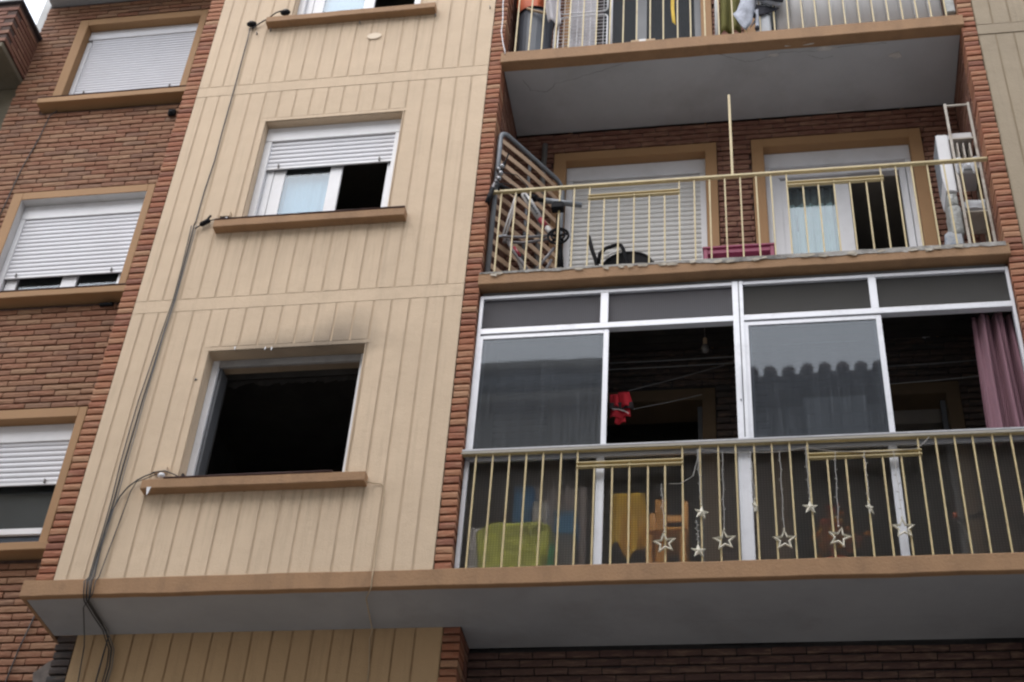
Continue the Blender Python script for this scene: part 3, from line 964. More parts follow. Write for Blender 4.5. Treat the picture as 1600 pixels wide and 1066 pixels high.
mb.build('plaster_drip', 'white', facade, solid=0.004)

# small fittings that belong to the stucco wall
mb = MB()
mb.prism([(-1.208 + 0.075 * math.cos(6.283 * i / 18), 13.523 + 0.03 * 1.6 * math.sin(6.283 * i / 18)) for i in range(18)], -0.014, 0.003)
mb.build('wall_cap', mk('cap_cream', (0.70, 0.58, 0.44), 0.7, 0.05, 6), facade, bevel=0.003)
for (x, z) in ((-2.33, 13.75), (-1.387, 13.745), (-0.60, 13.755), (-0.047, 13.805), (-2.47, 13.71)):
    MB().tube([(x, 0.004, z + 0.02), (x, -0.03, z + 0.018), (x + 0.006, -0.036, z - 0.005), (x + 0.004, -0.026, z - 0.028)], 0.005).build('hook', 'cable_grey', facade, smooth=True)
MB().ball((-2.197, -0.001, 9.181), 0.012).build('bolt_head', 'cable_grey', facade, smooth=True)

# ------------------------------------------------------------------ the brick wing on the left
W = thing('brick_wing', 'recessed red brick stair wing left of the cream facade with three shuttered windows', 'building', (-4.4, 1.2, 0.0))
YW = 0.88
LW = [(15.415, 15.31, 13.93, 14.2), (12.54, 12.435, 11.03, 11.42), (9.645, 9.537, 8.135, 8.877)]   # trim top, opening top, sill top, shutter bottom
holes = []
core_holes = []
for (zt, zo, zs, zb) in LW:
    holes.append((-5.178, -3.60, zs - 0.02, zt))
    holes.append((-5.26, -3.40, zs - 0.085, zs))
    core_holes.append((-5.077, -3.663, zs - 0.01, zo + 0.021))
mb = MB()
for (a, b, c, d) in rect_minus(-5.66, -3.0, 0.0, 15.78, core_holes):
    mb.box(a, b, YW + 0.032, YW + 0.3, c, d)
wing = mb.build('brick_wall', 'mortar', W)
mb = MB()
mb.box(-5.66, -3.0, 4.0, 4.1, 0, 15.78)
mb.build('rear_shell', 'room', W)
st = brick_set('brick', BL, 0.07, 8)
br = Bricks(wing, st, BL)
br.course_field(-5.658, -3.12, YW + 0.07, 5.6, 15.76, holes, 0.43, vis=lambda x, z: x < -3.36)
nw = br.finish(300)
# upper cornice slab over the wing, and the pale party-wall edge
beam('cornice_slab', 'soffit', W, -5.65, -3.095, 0.30, 1.1, 15.785, 15.95, 20, 0.003, 9)
MB().box(-5.765, -5.664, 0.90, 1.4, 14.9, 16.6).build('party_wall_edge', 'coping_white', W, bevel=0.004)

for i, (zt, zo, zs, zb) in enumerate(LW):
    yf = YW + 0.09
    t = MB()
    t.box(-5.172, -5.058, YW - 0.016, YW + 0.011, zs - 0.005, zt).box(-3.682, -3.602, YW - 0.016, YW + 0.011, zs - 0.005, zt).box(-5.058, -3.682, YW - 0.016, YW + 0.011, zo, zt)
    win = MB().box(-5.056, -5.0, yf, yf + 0.06, zs, zo - 0.19).box(-3.742, -3.684, yf, yf + 0.06, zs, zo - 0.19).box(-5.0, -3.742, yf + 0.03, yf + 0.06, zs, zs + 0.02).build('window', 'white', W, bevel=0.003)
    t.build('casing', 'trim', win, bevel=0.004)
    rv = MB()
    rv.box(-5.076, -5.0575, YW - 0.010, YW + 0.3, zs, zo).box(-3.6825, -3.664, YW - 0.010, YW + 0.3, zs, zo).box(-5.0575, -3.6825, YW - 0.010, YW + 0.3, zo - 0.0005, zo + 0.02)
    rv.build('reveal', 'reveal_white' if i == 1 else 'trim', win)
    bb = zo - (0.145 if i == 0 else 0.19)
    MB().box(-5.057, -3.683, yf - 0.003, yf + 0.15, bb, zo - 0.002).build('shutter_box', 'white', win, bevel=0.004)
    shutter(win, -5.005, -3.737, yf + 0.022, bb, zb, 0.043 if i == 0 else 0.057, 'slat')
    s_ = MB()
    ys = yf + 0.05
    z0 = zs + 0.02
    if i < 2:
        s_.box(-4.99, -4.87, ys, ys + 0.03, z0, bb).box(-4.39, -4.23, ys, ys + 0.03, z0, bb).box(-3.80, -3.74, ys, ys + 0.03, z0, bb).box(-4.87, -4.39, ys, ys + 0.03, z0, z0 + 0.07).box(-4.23, -3.8, ys, ys + 0.03, z0, z0 + 0.17 if i else z0 + 0.07)
    else:
        s_.box(-4.99, -4.93, ys, ys + 0.03, z0, bb).box(-3.775, -3.74, ys, ys + 0.03, z0, bb).box(-4.93, -3.775, ys, ys + 0.03, 8.385, 8.447).box(-4.36, -4.30, ys + 0.035, ys + 0.06, z0, 8.385)
    s_.build('sash', 'white', win, bevel=0.003)
    pane(win, -4.99, -3.74, ys + 0.031, z0, bb)
    room(win, -5.0, -3.74, yf + 0.11, yf + 2.6, zs + 0.01, bb)
    sl = sill(win, -5.245, -3.40, YW - 0.125, YW + 0.08, zs - 0.08, zs, 'trim', dark=(i != 2), seed=5 + i)

# cable, plug and repair patch on the bricks
c = MB().tube([(-5.02, YW - 0.035, 13.80), (-5.1, YW - 0.02, 13.74), (-5.13, YW - 0.012, 13.4), (-5.2, YW - 0.012, 12.9), (-5.22, YW - 0.012, 12.5), (-5.26, YW - 0.012, 11.9)], 0.006).build('cable', 'cable', None, smooth=True)
tag(c, 'thin black cable running down the red bricks below the upper shuttered window', 'cable', 'cables on the facade')
c = MB().box(-3.70, -3.62, YW - 0.05, YW - 0.008, 13.58, 13.66).box(-3.685, -3.635, YW - 0.065, YW - 0.05, 13.595, 13.645).build('cable_box', 'black', None, bevel=0.006)
tag(c, 'small black box on the bricks under the topmost wing window', 'junction box', 'black junction boxes')
c = MB().box(-3.80, -3.66, YW - 0.04, YW - 0.006, 10.86, 10.895).build('cable_box', 'black', None, bevel=0.006)
tag(c, 'flat black box tucked below the sill of the middle wing window', 'junction box', 'black junction boxes')
mb = MB()
mb.prism([(-3.35, 6.84), (-3.20, 6.88), (-3.12, 6.98), (-3.11, 7.1), (-3.19, 7.12), (-3.28, 7.06), (-3.38, 6.97)], YW - 0.018, YW + 0.01)
mb.build('mortar_patch', mk('grey_patch', (0.12, 0.10, 0.09), 0.9, 0.3, 12), wing, bevel=0.004)
c = MB().tube([(-3.5, YW - 0.015, 7.55), (-3.56, YW - 0.014, 7.2), (-3.6, YW - 0.014, 6.8), (-3.66, YW - 0.014, 6.3)], 0.006).build('cable', 'cable', None, smooth=True)
tag(c, 'thin dark cable over the shaded bricks beside the lowest slab end', 'cable', 'cables on the facade')

# ------------------------------------------------------------------ neighbouring brick bay at the far left
NB = thing('neighbour_building', 'neighbouring dark house with a projecting red brick parapet bay and zinc coping', 'building', (-8.0, 1.5, 0.0))
MB().box(-12.0, -5.664, 0.95, 6.0, 0.0, 14.43).build('wall', 'neigh', NB)
MB().box(-12.0, -5.63, 0.34, 0.949, 14.36, 14.44).build('bay_floor', 'neigh', NB, bevel=0.006)
mbc = MB().box(-12.0, -5.625, 0.345, 0.44, 14.44, 15.12).box(-5.72, -5.625, 0.44, 0.93, 14.44, 15.12)
bay = mbc.build('bay_parapet', 'mortar', NB)
mb = MB()
for k in range(int(0.68 / CO)):
    zc = 14.44 + CO * (k + 0.5)
    x = -5.615 - (k % 2) * 0.12
    while x > -7.6:
        e = rnd.uniform(-0.003, 0.003)
        mb.box(max(x - BL, -7.7), x, 0.333 + e, 0.36, zc - BH / 2, zc + BH / 2)
        x -= BL + 0.01
    y = 0.336 + (k % 2) * 0.12
    while y < 0.92:
        e = rnd.uniform(-0.003, 0.003)
        mb.box(-5.65, -5.613 + e, y, min(y + BL, 0.928), zc - BH / 2, zc + BH / 2)
        y += BL + 0.01
mb.build('brick_facing', 'brick_dark', bay, kind='stuff')
MB().box(-12.0, -5.59, 0.305, 0.50, 15.125, 15.17).box(-5.76, -5.59, 0.50, 0.93, 15.125, 15.17).build('zinc_coping', 'zinc', NB, bevel=0.006)

# ------------------------------------------------------------------ brick back walls of the balconies
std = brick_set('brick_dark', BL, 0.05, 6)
M['brick_slab_shade'] = mk_brick('brick_shaded_copy', [(0.085, 0.036, 0.026), (0.115, 0.052, 0.036), (0.095, 0.04, 0.03), (0.13, 0.064, 0.044)], soot=0.35)  # darker copy of the deep red brick: shade under the slab painted in
std_slab_shade = brick_set('brick_slab_shade', BL, 0.05, 6)
std_inner_shade = brick_set('brick_soot_shade', BL, 0.05, 6)


def back_wall(label, z0, z1, doors, limit, yb=0.945, x0=0.132, x1=4.425, name='brick_wall', meshes=None, mortar='mortar'):
    t = thing(name, label, 'wall', ((x0 + x1) / 2, yb, z0))
    mb = MB()
    oh = [(d[0] + 0.099, d[1] - 0.094, z0, d[2] - 0.099) for d in doors]
    for (a, b, c, d) in rect_minus(x0, x1, z0, z1, oh):
        mb.box(a, b, yb + 0.028, yb + 0.2, c, d)
    core = mb.build('wall_core', mortar, t)
    br = Bricks(core, meshes or std, BL)
    br.course_field(x0, x1, yb + 0.05, z0, z1, [(d[0], d[1], z0 - 0.1, d[2]) for d in doors], 0.5)
    br.finish(limit)
    return t, core


def casing(parent, d, z0, yb, mat='trim'):
    t = MB()
    x0, x1, zt = d
    t.box(x0, x0 + 0.117, yb - 0.018, yb + 0.011, z0, zt).box(x1 - 0.112, x1, yb - 0.018, yb + 0.011, z0, zt).box(x0 + 0.117, x1 - 0.112, yb - 0.018, yb + 0.011, zt - 0.117, zt)
    a = t.build('casing', mat, parent, bevel=0.004)
    t = MB()
    t.box(x0 + 0.10, x0 + 0.118, yb - 0.012, yb + 0.3, z0, zt - 0.1).box(x1 - 0.113, x1 - 0.095, yb - 0.012, yb + 0.3, z0, zt - 0.1).box(x0 + 0.118, x1 - 0.113, yb - 0.012, yb + 0.3, zt - 0.118, zt - 0.1)
    t.build('reveal', mat, parent)


# middle balcony
ZF = 10.17
D1, D2 = (0.534, 2.13, 12.622), (2.463, 4.065, 12.622)
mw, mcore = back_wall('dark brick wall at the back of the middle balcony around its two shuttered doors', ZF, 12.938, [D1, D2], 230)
yb = 0.945
yd = 1.03
# door 1: shutter all the way down
d1 = MB().box(0.655, 0.715, yd, yd + 0.06, ZF, 12.32).box(1.96, 2.016, yd, yd + 0.06, ZF, 12.32).box(0.715, 1.96, yd + 0.03, yd + 0.06, ZF, ZF + 0.02).build('balcony_door', 'white', mw, bevel=0.003, label='balcony door behind a fully lowered roller shutter')
casing(d1, D1, ZF, yb)
MB().box(0.653, 2.017, yd - 0.004, yd + 0.16, 12.31, 12.503).build('shutter_box', 'white', d1, bevel=0.004)
shutter(d1, 0.71, 1.965, yd + 0.022, 12.31, ZF + 0.02, 0.0615, 'slat_beige')
# door 2: open, right leaf slid away, curtain on the left
d2 = MB().box(2.583, 2.625, yd, yd + 0.06, ZF, 12.32).box(3.90, 3.952, yd, yd + 0.06, ZF, 12.32).box(2.625, 3.90, yd + 0.03, yd + 0.06, ZF, ZF + 0.02).build('balcony_door', 'white', mw, bevel=0.003, label='open sliding balcony door with pale curtain')
casing(d2, D2, ZF, yb)
MB().box(2.581, 3.953, yd - 0.004, yd + 0.16, 12.31, 12.503).build('shutter_box', 'white', d2, bevel=0.004)
g = MB()
g.box(2.626, 2.724, yd + 0.045, yd + 0.11, ZF, 12.31).box(3.835, 3.895, yd + 0.045, yd + 0.11, ZF, 12.31).box(2.70, 3.835, yd + 0.03, yd + 0.11, 12.20, 12.31)
g.build('rear_frame', 'white', d2, bevel=0.003)
g = MB()
ys = yd + 0.06
g.box(2.722, 2.79, ys, ys + 0.03, ZF, 12.19).box(3.215, 3.357, ys, ys + 0.03, ZF, 12.19).box(2.79, 3.215, ys, ys + 0.03, 12.11, 12.19).box(2.79, 3.215, ys, ys + 0.03, ZF, ZF + 0.12)
g.build('sash', 'white', d2, bevel=0.003)
pane(d2, 2.79, 3.215, ys + 0.012, ZF + 0.12, 12.11)
MB().grid(folds(2.74, 3.28, ys + 0.09, ZF, 11.93, 6, 0.018, 1.0), 90, 6).build('curtain', 'curtain', d2, smooth=True)
MB().grid(folds(2.74, 3.28, ys + 0.12, 11.6, 12.16, 7, 0.014, 2.0), 70, 4).build('pelmet_curtain', mk('grey_voile', (0.3, 0.32, 0.33), 0.9, 0.1, 4), d2, smooth=True)
room(d2, 2.63, 3.9, yd + 0.12, 4.6, ZF, 12.31)
MB().tube([(0.435, yb - 0.03, ZF), (0.435, yb - 0.03, 12.75)], 0.028, 10).build('drain_pipe', 'cable_grey', mw, smooth=True)

# upper balcony back wall: glazed doors in dark frames
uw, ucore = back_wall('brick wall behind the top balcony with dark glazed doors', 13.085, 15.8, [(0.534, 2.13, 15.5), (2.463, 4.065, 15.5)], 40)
for dd in ((0.534, 2.13, 15.5), (2.463, 4.065, 15.5)):
    x0, x1 = dd[0] + 0.12, dd[1] - 0.115
    g = MB()
    xm = (x0 + x1) / 2 + 0.04
    g.box(x0, x0 + 0.07, yd, yd + 0.05, 13.085, 15.38).box(x1 - 0.07, x1, yd, yd + 0.05, 13.085, 15.38).box(xm - 0.06, xm + 0.06, yd - 0.01, yd + 0.05, 13.085, 15.38).box(x0, x1, yd, yd + 0.05, 15.3, 15.38)
    dr = g.build('balcony_door', 'dark_frame', uw, bevel=0.003)
    casing(dr, dd, 13.085, yb)
    pane(dr, x0 + 0.07, x1 - 0.07, yd + 0.02, 13.085, 15.3, 'glass_dull')
    room(dr, x0, x1, yd + 0.1, 4.2, 13.085, 15.38)

# enclosed lower balcony back wall
E1, E2 = (0.62, 2.045, 9.575), (2.49, 4.04, 9.53)
lw, lcore = back_wall('dim brick wall inside the glazed balcony with two dark doorways', 7.278, 10.036, [E1, E2], 60, meshes=std_inner_shade, mortar='mortar_soot_shade')
for dd in (E1, E2):
    fr2 = MB().box(dd[0] + 0.118, dd[0] + 0.16, yd, yd + 0.05, 7.278, dd[2] - 0.12).box(dd[1] - 0.155, dd[1] - 0.113, yd, yd + 0.05, 7.278, dd[2] - 0.12).box(dd[0] + 0.16, dd[1] - 0.155, yd, yd + 0.05, 7.278, 7.32)
    dr = fr2.build('balcony_door', 'dark_frame', lw, bevel=0.003)
    casing(dr, dd, 7.278, yb, 'trim_shade')
    room(dr, dd[0] + 0.118, dd[1] - 0.113, yd + 0.1, 4.0, 7.278, dd[2] - 0.118, 'burnt')

for k in range(8):                            # boarded ceiling of the enclosed balcony
    MB().box(0.134, 4.423, 0.135 + k * 0.1, 0.228 + k * 0.1, 10.012, 10.03).build('ceiling_board', 'board', lcore, bevel=0.003)
MB().box(0.133, 0.145, 0.13, 0.94, 7.29, 10.0).box(4.412, 4.424, 0.13, 0.94, 7.29, 10.0).build('side_lining', 'board', lcore)
# brick wall under the lowest slab
bw, bcore = back_wall('shaded brick wall under the lowest concrete slab, right of the stucco', 0.15, 7.14, [], 110, 0.92, 0.115, 7.4, meshes=std_slab_shade, mortar='mortar_soot_shade')


# ------------------------------------------------------------------ balcony railings
def railing(label, zf, y, post=False, extra_top=True):
    zt = zf + 1.03
    t = thing('balcony_railing', label, 'railing', (2.28, y, zf), 'cream steel balcony railings')
    MB().box(0.115, 4.43, y - 0.02, y + 0.02, zt, zt + 0.026).build('handrail', 'rail', t, bevel=0.004)
    bw_ = 0.0065
    full = MB().box(-bw_, bw_, -bw_, bw_, 0, zt - zf).mesh('baluster', 'rail', bevel=0.002)
    shrt = MB().box(-bw_, bw_, -bw_, bw_, 0, 0.875).mesh('baluster', 'rail', bevel=0.002)
    mid = MB().box(-bw_, bw_, -bw_, bw_, 0, 0.91).mesh('baluster', 'rail', bevel=0.002)
    for i in range(32):
        x = 0.236 + 0.13195 * i
        kind = 7 <= i <= 11 or 20 <= i <= 24
        me = (mid if i in (9, 22) else shrt) if kind else full
        link('baluster', me, t, (x + rnd.uniform(-0.004, 0.004), y + rnd.uniform(-0.002, 0.002), zf))
    for (a, b) in ((1.018, 1.822), (2.742, 3.556)):
        MB().box(a, b, y - 0.018, y + 0.018, zf + 0.875, zf + 0.886).build('sub_rail', 'rail', t, bevel=0.002)
        MB().box(a, b, y - 0.018, y + 0.018, zf + 0.911, zf + 0.922).build('sub_rail', 'rail', t, bevel=0.002)
    if post:
        MB().box(2.271, 2.293, y - 0.011, y + 0.011, zt + 0.026, 12.286).build('post', 'rail', t, bevel=0.003)
    return t


railing('cream railing of the middle open balcony with a tall post on its handrail', 10.172, 0.05, True)
railing('cream railing of the topmost balcony, laundry rack behind it', 13.087, 0.05)
railing('cream railing with hanging stars in front of the glazed balcony', 7.28, 0.03)

# ------------------------------------------------------------------ aluminium glazing of the lower balcony
G = thing('glazed_enclosure', 'silver aluminium glazing that closes in the lower balcony, two sashes slid open', 'glazing', (2.28, 0.08, 7.28))
YG = 0.06
fr_ = MB()
Z0, ZS, ZTR, ZTOP = 7.283, 8.335, 9.56, 9.985
for (a, b) in ((0.137, 0.168), (4.395, 4.42)):
    fr_.box(a, b, YG, YG + 0.06, ZS, ZTOP)
fr_.box(2.236, 2.284, YG - 0.006, YG + 0.06, ZS + 0.02, ZTOP).box(2.292, 2.322, YG - 0.006, YG + 0.06, ZS + 0.02, ZTOP)
for (a, b) in ((0.168, 2.236), (2.322, 4.395)):
    fr_.box(a, b, YG + 0.002, YG + 0.058, ZTOP - 0.035, ZTOP)
    fr_.box(a, b, YG - 0.004, YG + 0.06, ZTR, ZTR + 0.058)
fr_.box(1.158, 1.222, YG + 0.001, YG + 0.055, ZTR + 0.058, ZTOP - 0.035).box(3.325, 3.385, YG + 0.001, YG + 0.055, ZTR + 0.058, ZTOP - 0.035)
gf = fr_.build('frame', 'alu', G, bevel=0.003)
MB().box(2.284, 2.292, YG + 0.004, YG + 0.06, ZS + 0.02, ZTOP).build('joint_strip', 'dark_frame', gf)
mb = MB().box(2.27, 2.30, YG - 0.03, YG - 0.008, ZS + 0.005, ZS + 0.05).box(2.262, 2.276, YG - 0.022, YG - 0.007, 8.75, 9.1)
mb.build('lock_plate', 'alu', gf, bevel=0.003)
MB().box(0.122, 4.43, 0.004, YG + 0.085, ZS + 0.002, ZS + 0.019).build('sill_rail', 'alu_dull', G, bevel=0.002)
MB().box(0.122, 4.43, 0.006, 0.05, ZS - 0.022, ZS + 0.0015).build('sill_trim', 'sill_trim', G, bevel=0.002)
for (a, b, m_) in ((0.168, 1.158, 'glass_rib_up'), (1.222, 2.236, 'glass_rib_up'), (2.322, 3.325, 'glass_rib_flat'), (3.385, 4.395, 'glass_rib_flat')):
    pane(G, a, b, YG + 0.028, ZTR + 0.058, ZTOP - 0.035, m_, 'transom_pane')
for (a, b) in ((0.156, 1.232), (2.315, 3.392)):
    s_ = MB()
    z0, z1 = ZS + 0.022, ZTR - 0.006
    s_.box(a, a + 0.037, YG + 0.008, YG + 0.03, z0, z1).box(b - 0.042, b, YG + 0.008, YG + 0.03, z0, z1)
    s_.box(a + 0.037, b - 0.042, YG + 0.008, YG + 0.03, z1 - 0.042, z1).box(a + 0.037, b - 0.042, YG + 0.008, YG + 0.03, z0, z0 + 0.035)
    sash = s_.build('sash', 'alu', G, bevel=0.003)
    pane(sash, a + 0.037, b - 0.042, YG + 0.017, z0 + 0.035, z1 - 0.042, 'glass_sash')
# second leaf parked behind the first one
    s_ = MB()
    s_.box(a + 0.02, a + 0.06, YG + 0.038, YG + 0.056, z0, z1).box(b - 0.062, b - 0.02, YG + 0.038, YG + 0.056, z0, z1).box(a + 0.06, b - 0.062, YG + 0.038, YG + 0.056, z1 - 0.04, z1).box(a + 0.06, b - 0.062, YG + 0.038, YG + 0.056, z0, z0 + 0.035)
    sash = s_.build('sash', 'alu', G, bevel=0.003)
# lower fixed panels behind the railing
YL = 0.10
for (a, b) in ((0.137, 0.172), (1.160, 1.222), (2.225, 2.322), (3.328, 3.39), (4.395, 4.42)):
    MB().box(a, b, YL - 0.012, YL + 0.03, Z0, ZS - 0.035).build('mullion', 'alu', G, bevel=0.003)
MB().box(0.137, 4.42, YL - 0.010, YL + 0.028, ZS - 0.034, ZS - 0.004).build('lower_head', 'alu', G, bevel=0.002)
for (a, b) in ((0.172, 1.160), (1.222, 2.225), (2.322, 3.328), (3.39, 4.395)):
    pane(G, a, b, YL + 0.008, Z0, ZS - 0.034, 'glass_grid', 'lower_pane')


# ------------------------------------------------------------------ hanging stars
def star_pts(R0, r0, n=5, a0=math.pi / 2):
    return [((R0 if k % 2 == 0 else r0) * math.cos(a0 + math.pi * k / n), (R0 if k % 2 == 0 else r0) * math.sin(a0 + math.pi * k / n)) for k in range(2 * n)]


def open_star(R0):
    o_, i_ = star_pts(R0, R0 * 0.44), star_pts(R0 * 0.72, R0 * 0.72 * 0.40)
    mbx = MB()
    vs = [(x, -0.008, z) for x, z in o_] + [(x * 0.93, -0.013, z * 0.93) for x, z in o_] + [(x, -0.008, z) for x, z in i_]
    vs += [(x, 0.004, z) for x, z in o_] + [(x, 0.004, z) for x, z in i_]
    fs = []
    for k in range(10):
        j = (k + 1) % 10
        fs += [(k, j, 10 + j, 10 + k), (10 + k, 10 + j, 20 + j, 20 + k), (30 + k, 30 + j, j, k), (20 + k, 20 + j, 40 + j, 40 + k), (40 + k, 40 + j, 30 + j, 30 + k)]
    return mbx.add(vs, fs).mesh('star_frame', 'star')


def solid_star(R0):
    o_ = star_pts(R0, R0 * 0.40)
    vs = [(x, 0, z) for x, z in o_] + [(0, -R0 * 0.28, 0), (0, R0 * 0.2, 0)]
    fs = [(k, (k + 1) % 10, 10) for k in range(10)] + [((k + 1) % 10, k, 11) for k in range(10)]
    return MB().add(vs, fs).mesh('star_body', 'star')


OS, SS = open_star(0.088), solid_star(0.062)
YS = 0.006
STARS = [  # x, z, open?, tilt, yaw, wire top x, z, label
    (1.683, 7.452, 1, 0.12, 0.0, 1.66, 7.97, 'hollow ivory star hanging leftmost before the mustard cloth'),
    (1.950, 7.702, 0, -0.1, 0.3, 1.93, 8.27, 'small solid star, upper of the two on one wire left of the white mullion'),
    (1.924, 7.379, 0, 0.05, 0.2, 1.914, 7.64, 'small solid star, lower of the two on one wire left of the white mullion'),
    (2.110, 7.460, 1, 0.08, 0.0, 2.114, 8.235, 'hollow star just left of the broad white centre mullion'),
    (2.337, 7.735, 0, 0.3, 1.1, 2.321, 8.23, 'small solid star turned edge-on over the broad centre mullion'),
    (2.531, 7.447, 1, 0.0, 0.0, 2.535, 8.218, 'hollow star first to the right of the broad centre mullion'),
    (2.726, 7.717, 0, 0.0, 0.1, 2.725, 8.245, 'small solid star hanging under the left end of the right double rail'),
    (2.912, 7.455, 1, -0.28, 0.0, 2.934, 8.20, 'hollow star tilted in front of the red and yellow flowers'),
    (3.142, 7.691, 0, 0.4, 0.9, 3.145, 8.19, 'small solid star twisted sideways under the middle of the right double rail'),
    (3.356, 7.515, 1, 0.05, 0.15, 3.355, 8.182, 'hollow star over the narrow white mullion, last on the right'),
]
for (x, z, op, tilt, yaw, wx, wz, lab) in STARS:
    t = thing('star_light', lab, 'star decoration', (x, YS, z), 'star lights hanging on the railing')
    o = link('star_frame' if op else 'star_body', OS if op else SS, t, (x, YS, z))
    o.rotation_euler = (0, -tilt, yaw)
    top = z + (0.09 if op else 0.064)
    pts = [(wx + (x - wx) * k / 8 + 0.004 * math.sin(k * 2.1 + x * 9), YS, wz + (top - wz) * k / 8) for k in range(9)]
    MB().tube(pts, 0.0022, 5).build('wire', 'led_wire', t)
    bl = MB()
    for k in range(1, 8):
        p = pts[k]
        sgn = 1 if (k + int(x * 10)) % 2 else -1
        bl.tube([p, (p[0] + sgn * 0.018, YS - 0.004, p[2] + 0.004)], 0.0028, 5)
    bl.build('led_bulbs', 'led_wire', t)
    MB().ball((x, YS, top + 0.004), 0.007, 8, 5).build('cap', 'star', t, smooth=True)
cpts = [(1.72, 7.967), (1.80, 7.965), (1.893, 8.028), (1.93, 8.18), (1.94, 8.274), (1.958, 8.274), (2.093, 8.236), (2.2, 8.226), (2.311, 8.225), (2.478, 8.217), (2.59, 8.222), (2.722, 8.250), (2.83, 8.222), (2.934, 8.203), (3.135, 8.188), (3.328, 8.186), (3.522, 8.20), (3.57, 8.24), (3.62, 8.30)]
o = MB().tube([(x, YS + 0.004, z) for x, z in cpts], 0.0026, 5).build('garland', 'led_wire')
tag(o, 'thin pale cord strung along the railing that carries the star lights', 'cord')

# ------------------------------------------------------------------ inside the glazed balcony
red = thing('red_jersey', 'red and black jersey hanging on the washing line behind the open left sash', 'clothing', (1.29, 0.42, 9.0))


def cloth(x0, x1, y, ztop, zbot, amp=0.02, n=3, skew=0.0, seed=0.0, hem=0.0):
    def fn(u, v):
        z = ztop + (zbot - ztop) * v + hem * math.sin(u * 7 + seed) * v
        return (x0 + (x1 - x0) * (u + 0.1 * (u - 0.5) * v) + skew * v, y + amp * v ** 0.5 * math.sin(u * n * 6.283 + seed + v), z)
    return fn


MB().grid(cloth(1.21, 1.28, 0.42, 9.15, 9.02, 0.02, 1, 0.01, 0), 8, 8).build('left_panel', 'red', red, smooth=True, solid=0.004)
MB().grid(cloth(1.28, 1.37, 0.41, 9.16, 9.01, 0.02, 1, 0.03, 1), 8, 8).build('right_panel', 'red', red, smooth=True, solid=0.004)
MB().grid(cloth(1.22, 1.375, 0.43, 9.04, 8.92, 0.02, 1.5, 0.0, 2), 10, 8).build('lower_band', 'red', red, smooth=True, solid=0.004)
MB().grid(cloth(1.21, 1.40, 0.415, 9.06, 8.99, 0.015, 1.5, 0.0, 3), 10, 6).build('black_band', 'red_dark', red, smooth=True, solid=0.004)
MB().tube([(1.235, 0.40, 8.985), (1.29, 0.395, 8.975), (1.34, 0.397, 8.955), (1.37, 0.40, 8.935)], 0.004, 5).build('white_piping', 'white_card', red)
MB().grid(cloth(1.26, 1.34, 0.44, 8.93, 8.87, 0.02, 1, 0.0, 5), 8, 6).build('hem', 'red', red, smooth=True, solid=0.004)

lines = [((1.359, 0.40, 9.165), (2.141, 0.52, 9.483), 'washing line that climbs from the red jersey towards the bulb'),
         ((1.405, 0.42, 8.992), (1.95, 0.50, 9.17), 'lower washing line below the jersey shoulder'),
         ((1.0, 0.36, 9.434), (2.25, 0.36, 9.438), 'taut washing line above the red jersey, upper of a pair'),
         ((1.0, 0.36, 9.366), (2.25, 0.36, 9.371), 'taut washing line above the red jersey, lower of a pair'),
         ((3.40, 0.45, 9.33), (4.2, 0.45, 9.356), 'bright washing line left of the pink curtain'),
         ((3.40, 0.45, 9.15), (4.2, 0.45, 9.196), 'faint washing line below another, left of the pink curtain')]
for a, b, lab in lines:
    o = MB().tube([a, ((a[0] + b[0]) / 2, (a[1] + b[1]) / 2, (a[2] + b[2]) / 2 - 0.006), b], 0.0024, 5).build('washing_line', 'line_grey')
    tag(o, lab, 'washing line', 'washing lines in the glazed balcony')
lb = thing('light_bulb', 'unlit bulb on a short flex under the glazed balcony ceiling', 'light bulb', (1.99, 0.45, 9.6))
MB().tube([(1.99, 0.45, 10.04), (1.99, 0.45, 9.72)], 0.004, 5).build('flex', 'cable_grey', lb)
MB().tube([(1.99, 0.45, 9.72), (1.99, 0.45, 9.655)], 0.016, 8).build('holder', 'card', lb)
MB().ball((1.99, 0.45, 9.61), 0.036, 12, 8, (1, 1, 1.25)).build('globe', 'bulb', lb, smooth=True)
o = MB().grid(folds(4.10, 4.40, 0.20, 8.34, 9.60, 2.6, 0.04, 0.4, 0.06), 80, 10).build('pink_curtain', 'pink', None, smooth=True, solid=0.003)
tag(o, 'mauve pink curtain gathered at the right end of the glazed balcony', 'curtain')


def soft_box(name, mat, x0, x1, y0, y1, z0, z1, jit=0.02, n=6, seed=0.0, pinch=0.0):
    """bag-like body: a rounded, dented box"""
    c = Vector(((x0 + x1) / 2, (y0 + y1) / 2, (z0 + z1) / 2))
    h = Vector(((x1 - x0) / 2, (y1 - y0) / 2, (z1 - z0) / 2))
    mbx = MB()
    vs, fs = [], []
    nu, nv = n * 4, n * 2
    for j in range(nv + 1):
        for i in range(nu):
            th, ph = math.pi * j / nv, 2 * math.pi * i / nu
            d = Vector((math.sin(th) * math.cos(ph), math.sin(th) * math.sin(ph), math.cos(th)))
            p = Vector([math.copysign(abs(k) ** 0.3, k) for k in d])
            s_ = 1 + jit * 3 * noise.noise(d * 2.7 + Vector((seed, 3, 1)))
            if pinch:
                s_ *= 1 - pinch * max(0, d.z) ** 2
            vs.append((c.x + p.x * h.x * s_, c.y + p.y * h.y * s_, c.z + p.z * h.z * (1 + jit * noise.noise(d * 2 + Vector((seed, 9, 1))))))
    for j in range(nv):
        for i in range(nu):
            fs.append((j * nu + i, j * nu + (i + 1) % nu, (j + 1) * nu + (i + 1) % nu, (j + 1) * nu + i))
    return mbx.add(vs, fs).build(name, mat, None, smooth=True)


